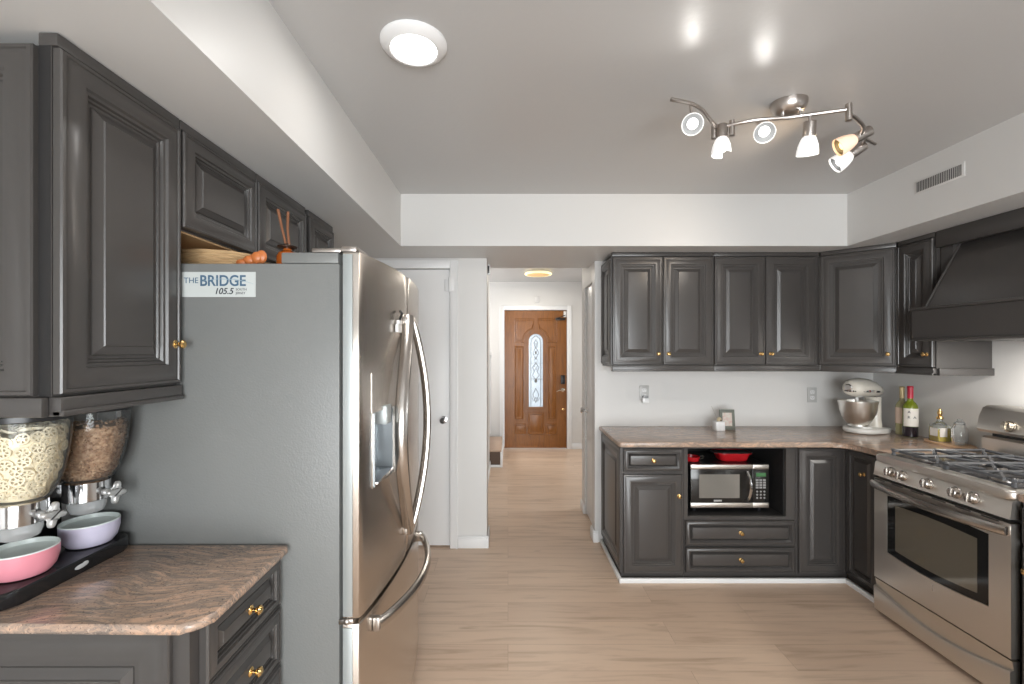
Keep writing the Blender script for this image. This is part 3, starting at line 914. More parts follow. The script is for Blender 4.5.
tag(obj('granola', b, M_gran), 'brown granola flakes filling the clear jar nearer the fridge', 'cereal', kind='stuff')
for yc, col, lab in ((PY, (.72, .27, .33), 'pink oval bowl under the jar of pale wheel cereal'), (GY, (.56, .53, .66), 'lavender bowl under the jar of granola')):
    A = T(DXc + .008, yc, tz + .0385)
    t = thing('bowl', lab, 'bowl', (DXc + .008, yc, tz + .0385), 0, 'bowls on the dispenser tray')
    pr = [(.034, 0), (.050, .003), (.060, .016), (.066, .040), (.0665, .062)]
    obj('outside', MB().shell([(.001, 0)] + pr, 36, A), mat('glaze_' + lab.split()[0], col, .3), t)
    obj('inside', MB().shell([(.0665, .062), (.0655, .065), (.0635, .064), (.061, .054), (.052, .048), (.040, .046), (.001, .045)], 36, A), mat('pale_glaze', (.66, .72, .70), .25), t)

# ------------------------------------------------------------------ gas range
RY0, RY1 = 1.848, 2.552; RX = 2.072
rg = thing('gas_range', 'stainless steel gas range with oven window and backguard', 'range', (2.4, 2.2, 0))
obj('body', MB().box(2.115, XR - .02, RY0 + .004, RY1 - .004, .03, .868), M_black, rg)
obj('foot', MB().box(2.16, XR - .05, RY0 + .02, RY1 - .02, 0, .0295), M_black, rg)
# cooktop with raised rim and rounded front corners
cp = [(XR - .02, RY0), (XR - .02, RY1)] + arc(RX + .03, RY1 - .03, .03, 90, 180, 5) + arc(RX + .03, RY0 + .03, .03, 180, 270, 5)
ct = obj('cooktop', MB().slab(cp, .8685, .906, .010).box(RX + .05, 2.66, RY0 + .03, RY1 - .03, .906, .9075), M_steelh, rg)
obj('cooktop_well', MB().box(RX + .075, 2.650, RY0 + .045, RY1 - .045, .9076, .9090, .0005), mat('dark_enamel', (.05, .048, .05), .2), ct)
# burners
for bx, by in ((2.22, 2.40), (2.22, 2.01), (2.52, 2.40), (2.52, 2.01), (2.37, 2.20)):
    bn = obj('burner', MB().lathe([(.050, .9092), (.050, .918), (.040, .922), (.001, .922)], 24, T(bx, by, 0)), M_nickel, rg)
    obj('burner_cap', MB().lathe([(.034, .9222), (.036, .925), (.034, .931), (.001, .932)], 24, T(bx, by, 0)), M_black, bn)
for y0, y1 in ((RY0 + .055, 2.196), (2.204, RY1 - .055)):
    g = MB(); z = .936; r = .0075
    for x in (RX + .068, 2.37, 2.640): g.tube([(x, y0, z), (x, y1, z)], r, 6)
    for y in (y0, (y0 + y1) / 2, y1): g.tube([(RX + .068, y, z), (2.64, y, z)], r, 6)
    for cx in (2.2325, 2.505):
        for dx, dy in ((.07, .055), (-.07, .055), (.07, -.055), (-.07, -.055)):
            g.tube([(cx + dx * 1.5, (y0 + y1) / 2 + dy * 2.2, z), (cx + dx * .35, (y0 + y1) / 2 + dy * .6, z + .004)], r * .85, 6)
    for x in (RX + .068, 2.37, 2.64):
        for y in (y0, y1): g.tube([(x, y, z), (x, y, .9095)], [r, r * 1.4], 6); g.ell((x, y, .937), (.012, .012, .010), 8, 6)
    obj('grate', g, M_iron, rg)


# control panel: sloping band
def band(poly_xz, y0, y1):
    b = MB(); n = len(poly_xz)
    b.add([(x, y0, z) for x, z in poly_xz] + [(x, y1, z) for x, z in poly_xz],
          [tuple(range(n)), tuple(range(2 * n - 1, n - 1, -1))] + [(i, (i + 1) % n, n + (i + 1) % n, n + i) for i in range(n)])
    return b


obj('control_panel', band([(2.114, .790), (RX - .006, .790), (RX - .002, .800), (RX + .006, .860), (RX + .012, .868), (2.114, .868)], RY0 + .006, RY1 - .006), M_steelh, rg)
for y in (2.43, 2.36, 2.217, 2.078, 2.004):
    A = aim((RX + .001, y, .832), (-1, 0, .12))
    kk = MB().lathe([(.027, 0), (.027, .006), (.0235, .009), (.022, .026), (.019, .030), (.001, .031)], 24, A)
    kk.box(-.005, .005, -.022, .022, .028, .037, .002, A)
    obj('knob', kk, M_handle, rg)
# oven door with window opening (ring of quads) and a slightly bowed lower window edge
oz0, oz1 = .215, .772; wy0, wy1, wz0, wz1 = 1.940, 2.462, .385, .697
def wpoly(o):
    p = []
    for i in range(9): y = wy0 - o + (wy1 - wy0 + 2 * o) * i / 8; p.append((y, wz0 - o - .018 * math.sin(PI * i / 8)))
    for i in range(9): y = wy1 + o - (wy1 - wy0 + 2 * o) * i / 8; p.append((y, wz1 + o + .012 * math.sin(PI * i / 8)))
    return p
hp = wpoly(0); n = len(hp)
op = []
for i in range(9): op.append((RY0 + .006 + (RY1 - RY0 - .012) * i / 8, oz0))
for i in range(9): op.append((RY1 - .006 - (RY1 - RY0 - .012) * i / 8, oz1))
vs = [(RX, y, z) for y, z in hp] + [(RX, y, z) for y, z in op] + [(2.110, y, z) for y, z in hp] + [(2.110, y, z) for y, z in op]
fs = []
for i in range(n):
    j = (i + 1) % n
    fs += [(i, j, n + j, n + i), (2 * n + i, 3 * n + i, 3 * n + j, 2 * n + j), (n + i, n + j, 3 * n + j, 3 * n + i), (i, 2 * n + i, 2 * n + j, j)]
od = obj('oven_door', MB().add(vs, fs), M_steelh, rg, ang=40)
ip = [(wy0 + .045, wz0 + .030), (wy1 - .045, wz0 + .030), (wy1 - .045, wz1 - .040), (wy0 + .045, wz1 - .040)]
vs = []; fs = []
oo = wpoly(-.0015)
inn = []
for i in range(9): inn.append((wy0 + .05 + (wy1 - wy0 - .10) * i / 8, wz0 + .030 - .014 * math.sin(PI * i / 8)))
for i in range(9): inn.append((wy1 - .05 - (wy1 - wy0 - .10) * i / 8, wz1 - .040 + .008 * math.sin(PI * i / 8)))
for X in (RX + .003, RX + .008): vs += [(X, y, z) for y, z in oo] + [(X, y, z) for y, z in inn]
for i in range(n):
    j = (i + 1) % n
    fs += [(i, j, n + j, n + i), (2 * n + i, 3 * n + i, 3 * n + j, 2 * n + j), (i, 2 * n + i, 2 * n + j, j), (n + i, n + j, 3 * n + j, 3 * n + i)]
obj('window_border', MB().add(vs, fs), mat('black_glass', (.010, .010, .010), .08), od)
vs = [(RX + .0035, y, z) for y, z in inn] + [(RX + .0075, y, z) for y, z in inn]
obj('window_glass', MB().add(vs, [tuple(range(n)), tuple(range(n, 2 * n))] + [(i, (i + 1) % n, n + (i + 1) % n, n + i) for i in range(n)]),
    mat('tinted_oven_glass', (.15, .13, .10), .07, .25, .8), od)
pts = []
for i in range(25):
    u = i / 24; y = RY1 - .012 - (RY1 - RY0 - .024) * u
    pts.append((RX - .012 - .038 * math.sin(PI * u) ** .7, y, .742 - .006 * math.sin(PI * u)))
hb = MB().tube(pts, .016, 10, sc=(1.0, 1.35))
for y in (RY1 - .02, RY0 + .02): hb.box(RX - .022, RX - .0005, y - .010, y + .010, .724, .760, .003)
obj('handle', hb, M_handle, od)
obj('door_emblem', MB().box(RX - .002, RX - .0003, 2.193, 2.199, .315, .345), M_chrome, od)
sl = MB()
for k in range(6):
    y = 1.90 + k * .115; sl.box(RX - .0012, RX - .0003, y, y + .07, .7655, .7705)
obj('vent_slot', sl, M_black, od)
# drawer: the upper half set back behind a curved edge
dr = MB(); ny = 16
vs = []; fs = []
for i in range(ny + 1):
    u = i / ny; y = RY1 - .006 - (RY1 - RY0 - .012) * u
    zc = .165 - .055 * math.sin(PI * u)
    vs += [(2.11, y, .035), (RX, y, .035), (RX - .004, y, zc - .008), (RX - .001, y, zc), (RX + .012, y, zc + .004), (RX + .006, y, .205), (2.11, y, .205)]
for i in range(ny):
    for k in range(7): fs.append((i * 7 + k, i * 7 + (k + 1) % 7, (i + 1) * 7 + (k + 1) % 7, (i + 1) * 7 + k))
fs += [tuple(range(7)), tuple(ny * 7 + k for k in range(7))[::-1]]
obj('drawer', dr.add(vs, fs), M_steelh, rg, ang=25)
# backguard
obj('backguard', band([(2.70, .9065), (2.685, .915), (2.685, 1.000), (2.70, 1.010), (XR - .021, 1.010), (XR - .021, .9065)], RY0 + .002, RY1 - .002), M_steelh, rg)
obj('guard_slot', MB().box(2.715, XR - .022, RY0 + .03, RY1 - .03, 1.0105, 1.0295), M_black, rg)
bgp = [(2.668, 1.035), (2.655, 1.050), (2.668, 1.120), (2.690, 1.165), (2.715, 1.180), (XR - .021, 1.180), (XR - .021, 1.030), (2.69, 1.030)]
hd = obj('guard_panel', band(bgp, RY0 + .002, RY1 - .002), M_steelh, rg)
A = aim((2.659, 2.385, 1.085), (-1, 0, .2))
obj('guard_knob', MB().lathe([(.030, 0), (.030, .005), (.025, .008), (.023, .026), (.001, .028)], 24, A).box(-.005, .005, -.022, .022, .026, .034, .002, A), mat('satin_champagne', (.62, .56, .47), .25, 1), rg)
A = Matrix.Translation((2.6595, 2.20, 1.082)) @ Matrix.Rotation(R(10.5), 4, 'Y')
obj('clock_frame', MB().box(-.004, .004, -.14, .10, -.042, .042, .002, A), M_pale, rg)
obj('clock_panel', MB().box(-.0055, -.0035, -.13, .088, -.034, .034, 0, A), M_black, rg)

# ------------------------------------------------------------------ range hood
hx = 2.335; hy0, hy1 = 1.70, 2.600
rh = thing('range_hood', 'large charcoal wooden range hood with sloping front above the range', 'range hood', (2.6, 2.15, 1.54))
obj('hood_box', MB().box(hx, XR - .002, hy0, hy1, 1.558, 1.717), M_cab, rh)
obj('lower_lip', MB().box(hx - .012, XR - .002, hy0 - .012, hy1 + .008, 1.543, 1.5575, .004), M_cab, rh)
obj('upper_lip', MB().box(hx - .014, XR - .002, hy0 - .012, hy1 + .010, 1.7175, 1.733, .004), M_cab, rh)
obj('sloping_front', band([(hx + .040, 1.7335), (2.600, 2.150), (2.66, 2.150), (2.66, 1.7335)], hy0 + .04, hy1 - .045), M_cab, rh)
obj('slope_trim', MB().tube([(hx + .038, hy1 - .044, 1.737), (2.598, hy1 - .044, 2.150)], .006, 6), M_cab, rh)
obj('back_board', MB().box(2.662, XR - .002, hy0, hy1 + .03, 1.7335, 2.1845).box(2.530, 2.66, hy1 - .042, hy1 + .030, 1.735, 2.184), M_cab, rh)
hl = obj('hood_lamp', MB().box(2.54, 2.66, 2.00, 2.18, 1.536, 1.5425, .002), emit('lit_hood_lens', (1, .96, .9), 2.0), rh)
area('hood_light', (2.60, 2.09, 1.533), (0, 0, 0), .12, .18, 7, (1, .96, .90), parent=rh)
obj('crown_strip', MB().box(2.500, 2.5295, hy0, hy1 + .03, 2.088, 2.1845, .004), M_cab, rh)

# ------------------------------------------------------------------ microwave and red dishes
mx0, mx1, my0, mz0, mz1 = 1.214, 1.732, 2.988, .444, .731
mo = thing('microwave', 'stainless and black microwave oven in the open cabinet niche', 'microwave', (1.45, 3.1, .4125))
obj('body', MB().box(mx0, mx1, my0 + .018, my0 + .36, mz0, mz1, .004), M_black, mo)
ff = MB()
for x in (mx0 + .04, mx1 - .04):
    for y in (my0 + .05, my0 + .32): ff.lathe([(.014, .4125), (.014, .4445)], 12, T(x, y, 0))
obj('foot', ff, M_black, mo)
xs = 1.625
M_mwd = mat('black_gloss_door', (.018, .017, .016), .12)
mdoor = obj('door', MB().box(mx0, xs - .0015, my0, my0 + .0175, mz0 + .034, mz1 - .030, .002), M_mwd, mo)
obj('door_rail', MB().box(mx0, xs - .0015, my0 - .002, my0 + .0175, mz0, mz0 + .0335, .002), M_steelh, mo)
obj('door_rail', MB().box(mx0, xs - .0015, my0 - .002, my0 + .0175, mz1 - .0295, mz1, .002), M_steelh, mo)
obj('window', MB().box(mx0 + .055, xs - .088, my0 - .0012, my0 - .0002, mz0 + .066, mz1 - .064), mat('mesh_window_glass', (.26, .245, .22), .12, .3), mdoor)
obj('maker_badge', MB().box(mx0 + .152, mx0 + .205, my0 - .0014, my0 - .0002, mz0 + .043, mz0 + .054), mat('silver_badge', (.42, .42, .42), .4), mdoor)
pts = [(xs - .040 + .012 * math.sin(PI * i / 12), my0 - .006 - .028 * math.sin(PI * i / 12) ** .7, mz0 + .046 + (mz1 - mz0 - .090) * i / 12) for i in range(13)]
obj('handle', MB().tube(pts, .010, 8), M_chrome, mdoor)
cp_ = obj('control_panel', MB().box(xs, mx1, my0, my0 + .0175, mz0 + .034, mz1 - .030, .002), M_mwd, mo)
obj('panel_rail', MB().box(xs, mx1, my0 - .002, my0 + .0175, mz0, mz0 + .0335, .002), M_steelh, mo)
obj('panel_rail', MB().box(xs, mx1, my0 - .002, my0 + .0175, mz1 - .0295, mz1, .002), M_steelh, mo)
obj('display', MB().box(xs + .022, mx1 - .020, my0 - .0016, my0 - .0003, mz1 - .078, mz1 - .054), emit('green_display', (.10, .42, .13), .22, (.02, .06, .02)), cp_)
bt = MB()
for r_ in range(4):
    for c_ in range(3): bt.box(xs + .020 + c_ * .024, xs + .038 + c_ * .024, my0 - .0016, my0 - .0003, mz1 - .108 - r_ * .0165, mz1 - .096 - r_ * .0165)
for r_ in range(3):
    for c_ in range(3):
        bt.lathe([(.0065, 0), (.0065, .0013)], 10, aim((xs + .029 + c_ * .024, my0 - .0003, mz1 - .178 - r_ * .021), (0, -1, 0)))
obj('keypad', bt, mat('grey_keys', (.28, .28, .28), .5), cp_)
M_red = mat('red_enamel', (.50, .012, .018), .25)
t = thing('baking_dish', 'red rectangular baking dish on top of the microwave', 'dish', (1.552, 3.13, mz1 + .001))
db = MB(); A = T(1.552, 3.13, mz1 + .001)
rr_ = lambda w, d, r: arc(w - r, d - r, r, 0, 90, 5) + arc(-w + r, d - r, r, 90, 180, 5) + arc(-w + r, -d + r, r, 180, 270, 5) + arc(w - r, -d + r, r, 270, 360, 5)
rings = [(rr_(.085, .055, .03), 0), (rr_(.095, .062, .035), .010), (rr_(.108, .072, .04), .050), (rr_(.118, .082, .045), .052), (rr_(.118, .082, .045), .057), (rr_(.104, .068, .038), .055), (rr_(.090, .058, .03), .012)]
vs = []; fs = []; n_ = len(rings[0][0])
for p, z in rings: vs += [(x, y, z) for x, y in p]
for k in range(len(rings) - 1):
    for i in range(n_): fs.append((k * n_ + i, k * n_ + (i + 1) % n_, (k + 1) * n_ + (i + 1) % n_, (k + 1) * n_ + i))
fs += [tuple(range(n_)), tuple((len(rings) - 1) * n_ + i for i in range(n_))]
obj('dish_body', db.add(vs, fs, A), M_red, t)
obj('rim', MB().slab([(x * .999, y) for x, y in rr_(.135, .050, .03)], .0525, .0565, .0015, A), mat('dark_grey_rim', (.06, .06, .06), .4), t)
t = thing('red_pan', 'small red round pan with grey wire handle on top of the microwave', 'pan', (1.262, 3.09, mz1 + .001))
A = T(1.262, 3.09, mz1 + .001)
obj('pan_body', MB().lathe([(.030, 0), (.046, .004), (.052, .030), (.053, .034), (.048, .033), (.042, .008), (.001, .006)], 24, A), M_red, t)
obj('handle', MB().tube([(.050, -.005, .030), (.066, -.012, .038), (.078, -.010, .032), (.076, .002, .018), (.060, .006, .012), (.049, .005, .014)], .0035, 8, A), M_nickel, t)

# ------------------------------------------------------------------ stand mixer
sm = thing('stand_mixer', 'cream stand mixer with steel bowl in the corner of the worktop', 'mixer', (2.56, 3.24, CZ1 + .001), R(-68))
M_cream = mat('cream_enamel', (.74, .70, .62), .22)
M_whitee = mat('white_enamel', (.80, .79, .76), .25)
bp_ = arc(.0, -.02, .112, 180, 360, 14) + [(.105, .08)] + arc(.055, .13, .045, 0, 90, 5) + arc(-.055, .13, .045, 90, 180, 5) + [(-.105, .08)]
obj('base', MB().slab(bp_, 0, .034, .012).lathe([(.062, .0335), (.060, .046), (.050, .050)], 24, T(0, -.02, 0)), M_whitee, sm, local=True)
cb = MB(); vs = []; fs = []
secs = [(.100, .062, .036, .034), (.110, .050, .038, .10), (.112, .048, .042, .20), (.105, .052, .050, .250)]
for yc, wx, wy, z in secs:
    for i in range(20):
        a = 2 * PI * i / 20; vs.append((wx * math.cos(a), yc + wy * math.sin(a), z))
for k in range(3):
    for i in range(20): fs.append((k * 20 + i, k * 20 + (i + 1) % 20, k * 20 + 20 + (i + 1) % 20, k * 20 + 20 + i))
fs += [tuple(range(20)), tuple(60 + i for i in range(20))]
obj('column', cb.add(vs, fs), M_cream, sm, local=True)
hs = [(-.158, .030, .036, .318), (-.150, .052, .054, .316), (-.12, .070, .068, .316), (-.06, .078, .074, .317), (.02, .076, .070, .313), (.09, .066, .060, .303), (.15, .048, .045, .292), (.172, .022, .022, .288)]
vs = []; fs = []
for y, rx, rz_, zc in hs:
    for i in range(24):
        a = 2 * PI * i / 24; vs.append((rx * math.cos(a), y, zc + rz_ * math.sin(a) * (1 if math.sin(a) > 0 else .85)))
for k in range(len(hs) - 1):
    for i in range(24): fs.append((k * 24 + i, k * 24 + (i + 1) % 24, k * 24 + 24 + (i + 1) % 24, k * 24 + 24 + i))
fs += [tuple(range(24)), tuple((len(hs) - 1) * 24 + i for i in range(24))]
head = obj('head', MB().add(vs, fs), M_cream, sm, local=True, ang=60)
bd = []
for i in range(29):
    a = PI + PI * i / 28
    bd.append((.079 * math.cos(a), -.02 + .142 * math.sin(a), .300))
obj('trim_band', MB().tube(bd, .0055, 6, sc=(.6, 1.6)), M_chrome, head, local=True)
mk = MB()
for i in (4, 6, 7, 9, 11, 12, 13, 15, 17, 18, 20, 22, 24):
    x, y, z = bd[i]; mk.ell((x * 1.05, -.02 + (y + .02) * 1.035, z), (.005, .005, .005), 8, 5)
obj('lettering', mk, M_black, head, local=True)
obj('attachment_hub', MB().lathe([(.024, 0), (.024, .012), (.018, .016), (.001, .016)], 18, aim((0, -.160, .325), (0, -1, .05))).ell((.036, -.143, .326), (.012, .008, .008)), M_chrome, head, local=True)
obj('speed_knob', MB().box(.066, .083, .02, .045, .288, .300, .002), M_black, head, local=True)
obj('beater_shaft', MB().lathe([(.028, .255), (.038, .262), (.044, .275), (.044, .29)], 20, T(0, -.075, 0)).lathe([(.012, .15), (.012, .256)], 12, T(0, -.075, 0)), M_whitee, sm, local=True)
M_bowl = mat('polished_steel_bowl', (.80, .78, .74), .30, 1)
A = T(0, -.065, 0)
obj('mixing_bowl', MB().lathe([(.052, .047), (.060, .050), (.058, .060), (.072, .075), (.094, .115), (.108, .160), (.115, .210), (.118, .222), (.1185, .228), (.1145, .226), (.112, .210), (.104, .160), (.09, .118), (.068, .08), (.001, .066)], 40, A), M_bowl, sm, local=True)
obj('bowl_handle', MB().tube([(.108, -.065, .205), (.135, -.065, .205), (.140, -.065, .17), (.128, -.065, .125), (.098, -.065, .125)], .006, 8, T(0, -.065, 0) @ Matrix.Rotation(R(70), 4, 'Z') @ T(0, .065, 0), (1, 1.6)), M_bowl, sm, local=True)

# ------------------------------------------------------------------ bottles
def bottle(name, label, x, y, h, r, glassm, foil, fz=.76):
    t = thing(name, label, 'bottle', (x, y, CZ1 + .001), 0, 'wine bottles')
    A = T(x, y, CZ1 + .001)
    p = [(r * .80, .002), (r * .97, .004), (r, .012), (r, h * .585), (r * .95, h * .62), (r * .72, h * .67), (r * .42, h * .715), (r * .36, h * .75), (r * .34, h * .97)]
    obj('glass', MB().lathe(p, 28, A), glassm, t)
    obj('capsule', MB().lathe([(r * .40, h * fz), (r * .40, h * .95), (r * .44, h * .952), (r * .44, h * .985), (r * .38, h), (.001, h)], 20, A), foil, t)
    return t, A


M_green = mat('green_bottle_glass', (.20, .25, .015), .06, Transmission_Weight=.25)
M_dwine = mat('dark_wine_fill', (.022, .016, .022), .07)
M_lab = mat('cream_label', (.78, .74, .68), .6)
wx, wy, wh, wr = 2.722, 3.045, .345, .041
t, A = bottle('wine_bottle', 'green wine bottle with red capsule and white label', wx, wy, wh, wr, M_green, mat('red_capsule', (.52, .02, .05), .35))
lb = MB(); vs = []; fs = []
for i in range(15):
    a = R(-90 - 26 - 70 + 140 * i / 14)
    for rr, z in ((wr + .0004, .076), (wr + .0004, .196), (wr + .0012, .196), (wr + .0012, .076)): vs.append((rr * math.cos(a), rr * math.sin(a), z * 1.0))
for i in range(14):
    for k in range(4): fs.append((i * 4 + k, i * 4 + 4 + k, i * 4 + 4 + (k + 1) % 4, i * 4 + (k + 1) % 4))
fs += [(0, 1, 2, 3), (59, 58, 57, 56)]
lab = obj('label', lb.add(vs, fs, A), M_lab, t)
obj('wine', MB().shell([(wr + .0006, .006), (wr + .0006, .074)], 28, A), M_dwine, t)
va = R(-90 - 26)      # the label looks back at the camera
nx, ny_ = math.cos(va), math.sin(va)
for s_, du, z in (('A', -.026, .166), ('R', -.026, .130), ('A', .004, .130)):
    px = wx + nx * (wr + .0016) - ny_ * du * 1.0; py = wy + ny_ * (wr + .0016) + nx * du
    text(s_, 0, 0, .024, M_ink, lab, 0, rot=(R(90), 0, va + R(90)), loc=(px, py, CZ1 + z))
t, A = bottle('wine_bottle', 'pale straw wine bottle half hidden behind the green one', 2.745, 3.135, .335, .036,
              mat('pale_straw_glass', (.50, .47, .24), .08, Transmission_Weight=.3), mat('gold_capsule', (.62, .50, .28), .35, .4))
obj('label', MB().shell([(.0366, .08), (.0366, .19)], 28, A), mat('pink_cream_label', (.72, .55, .45), .6), t)
# oil bottle, glass jar and their wooden board
tag(obj('wooden_board', MB().slab([(2.745 + .080 * math.cos(2 * PI * i / 32), 2.800 + .150 * math.sin(2 * PI * i / 32)) for i in range(32)], CZ1 + .001, CZ1 + .012, .003),
        mat('pale_wood', (.62, .40, .24), .5)), 'small oval pale wooden board under the oil bottle', 'board')
bz = CZ1 + .0125
t = thing('oil_bottle', 'square glass oil bottle half full of yellow oil', 'bottle', (2.735, 2.850, bz))
A = T(2.735, 2.850, bz, R(0))
obj('glass', MB().slab(rr_(.042, .036, .008), 0, .105, .004, A).lathe([(.036, .104), (.030, .114), (.016, .124), (.014, .142)], 20, A), thin_glass('oil_glass', (.95, .97, .95), 1.4, .03, .10), t)
obj('oil', MB().slab(rr_(.0385, .0325, .007), .003, .074, 0, A), mat('olive_oil', (.60, .45, .02), .1), t)
obj('label', MB().box(-.0425, -.0422, -.030, .022, .035, .085, 0, A).box(-.034, .012, -.0366, -.0362, .032, .088, 0, A), M_lab, t)
obj('stopper', MB().lathe([(.017, .140), (.019, .146), (.015, .156), (.008, .160), (.012, .170), (.013, .182), (.008, .196), (.006, .206), (.001, .208)], 16, A), M_brass, t)
t = thing('glass_jar', 'empty clear glass jar on the oval wooden board', 'jar', (2.752, 2.742, bz))
A = T(2.752, 2.742, bz)
M_clr = thin_glass('jar_glass', (.93, .95, .95), 1.5, .03, .16)
obj('jar_body', MB().shell([(.001, .001), (.036, .001), (.038, .006), (.038, .098), (.030, .112), (.027, .118), (.029, .124)], 24, A), M_clr, t)
obj('stopper', MB().lathe([(.024, .122), (.027, .130), (.020, .138), (.012, .146), (.012, .154), (.001, .158)], 16, A), M_clr, t)
# ------------------------------------------------------------------ frame and candle
t = thing('picture_frame', 'small grey-green standing picture frame on the back worktop', 'picture frame', (1.628, 3.335, CZ1 + .001), R(-4))
tilt = Matrix.Rotation(R(-7), 4, 'X')
fr_ = MB()
for a in ((-.054, .054, 0, .026), (-.054, .054, .124, .148)): fr_.box(a[0], a[1], -.006, .006, a[2], a[3], .002, tilt)
fr_.box(-.054, -.034, -.0058, .0058, .024, .126, .002, tilt).box(.034, .054, -.0058, .0058, .024, .126, .002, tilt)
obj('frame', fr_, mat('sage_frame', (.13, .14, .115), .5), t, local=True)
M_pic = mat('faded_picture', (.6, .52, .46), .5)
nt, bb, N, L = nodes(M_pic)
L(ramp(M_pic, noise(M_pic, coord(M_pic), 45, 2), [(.4, (.62, .58, .52)), (.6, (.58, .42, .37))]), bb.inputs['Base Color'])
obj('picture', MB().box(-.035, .035, -.002, .003, .024, .126, 0, tilt), M_pic, t, local=True)
obj('stand', MB().box(-.012, .012, .006, .010, .004, .090, .001, Matrix.Rotation(R(14), 4, 'X') @ Matrix.Translation((0, .042, 0))), M_black, t, local=True)
t = thing('candle_holder', 'small white square pot with a tan stub beside the picture frame', 'pot', (1.552, 3.315, CZ1 + .001))
obj('pot', MB().slab(rr_(.034, .034, .008), 0, .066, .003, T(1.552, 3.315, CZ1 + .001)), M_white, t)
obj('stub', MB().lathe([(.016, .0665), (.017, .080), (.010, .092), (.001, .096)], 16, T(1.556, 3.315, CZ1 + .001)), mat('tan_stub', (.55, .45, .30), .6), t)
obj('wick_hole', MB().ell((1.562, 3.299, CZ1 + .074), (.008, .003, .007), 10, 6), mat('brown_dot', (.12, .07, .04), .6), t)
obj('twig', MB().tube([(1.548, 3.318, CZ1 + .068), (1.525, 3.325, CZ1 + .13), (1.505, 3.33, CZ1 + .175)], .0016, 6), mat('pale_twig', (.45, .42, .38), .6), t)


# ------------------------------------------------------------------ outlets
def outlet(x, z, label):
    t = thing('wall_outlet', label, 'outlet', (x, YB - .001, z), 0, 'white wall outlets')
    obj('plate', MB().box(-.036, .036, -.006, 0, -.058, .058, .002), mat('outlet_plastic', (.52, .52, .51), .35), t, local=True)
    s = MB()
    for dz in (-.022, .022): s.slab(rr_(.016, .014, .007), 0, .0025, .0006, Matrix.Translation((0, -.006, dz)) @ Matrix.Rotation(R(90), 4, 'X'))
    rec = obj('receptacle', s, M_white, t, local=True)
    q = MB()
    for dz in (-.022, .022):
        for dx in (-.006, .006): q.box(dx - .001, dx + .001, -.0091, -.0084, dz - .002, dz + .006)
        q.ell((0, -.0086, dz - .007), (.0018, .0005, .0018), 8, 4)
    obj('slot', q, M_black, rec, local=True)
    return t


outlet(1.058, 1.160, 'white wall outlet behind the worktop near the hallway end, holding a plug-in')
outlet(2.362, 1.145, 'white wall outlet on the back wall beside the stand mixer')
t = thing('plug_in_light', 'small white plug-in night light in the outlet nearest the hallway', 'night light', (1.058, YB - .012, 1.10))
obj('casing', MB().box(1.033, 1.083, YB - .050, YB - .0105, 1.085, 1.125, .006), M_white, t)
obj('lens', MB().box(1.038, 1.078, YB - .048, YB - .014, 1.1255, 1.140, .004), M_milky, t)

# ------------------------------------------------------------------ air grille on the soffit
t = thing('air_vent', 'white slotted air vent on the soffit above the range hood', 'vent', (2.2615, 2.36, 2.388))
obj('plate', MB().box(2.2575, 2.2615, 2.225, 2.495, 2.352, 2.425, .001), M_wall, t)
s = MB()
for i in range(26):
    y = 2.240 + i * .0096
    s.box(2.2565, 2.2572, y, y + .0046, 2.361, 2.416)
obj('slots', s, mat('vent_dark', (.05, .05, .05), .6), t)

# ------------------------------------------------------------------ ceiling lights
def disc_light(loc, label, r, power):
    t = thing('ceiling_light', label, 'ceiling light', (loc[0], loc[1], H - .001))
    A = T(loc[0], loc[1], H - .001)
    obj('trim_ring', MB().lathe([(r, 0), (r, -.006), (r * .93, -.016), (r * .74, -.026), (r * .70, -.024), (r * .70, -.010)], 40, A), M_white, t)
    obj('diffuser', MB().lathe([(.001, -.022), (r * .45, -.0225), (r * .695, -.021), (r * .695, -.012), (.001, -.012)], 40, A), M_disc, t)
    area('disc_lamp', (loc[0], loc[1], H - .030), (0, 0, 0), r * 1.3, 0, power, (1, .97, .93), 'DISK', t)
    return t


disc_light((-.32, 1.53), 'round white flush ceiling light, lit, over the fridge aisle', .112, 2.5)
t = thing('hall_light', 'flat round hall ceiling light with glowing yellow rim', 'ceiling light', (.40, 5.95, H - .001))
A = T(.40, 5.95, H - .001)
obj('body', MB().lathe([(.15, 0), (.158, -.004), (.158, -.030)], 40, A), M_white, t)
obj('rim', MB().shell([(.159, -.018), (.176, -.020), (.180, -.030), (.172, -.040), (.150, -.041)], 40, A), M_ring, t)
obj('lens', MB().lathe([(.150, -.0415), (.12, -.043), (.001, -.044)], 40, A), M_amber, t)
area('hall_lamp', (.40, 5.95, H - .06), (0, 0, 0), .3, 0, 10, (1, .93, .82), 'DISK', t)
tag(obj('alarm_contact', MB().box(.405, .475, YF - .022, YF - .0005, 2.215, 2.315, .004), mat('pale_plastic', (.62, .61, .60), .4)), 'small pale plastic box on the wall over the front door', 'sensor')
t = thing('door_sensor', 'small black and white sensor high on the hallway edge', 'sensor', (-.135, 3.7, 2.12))
obj('case', MB().box(-.1710, -.140, 3.53, 3.57, 2.085, 2.165, .003), M_white, t)
obj('lens', MB().box(-.166, -.146, 3.527, 3.5298, 2.095, 2.155, .001), M_black, t)

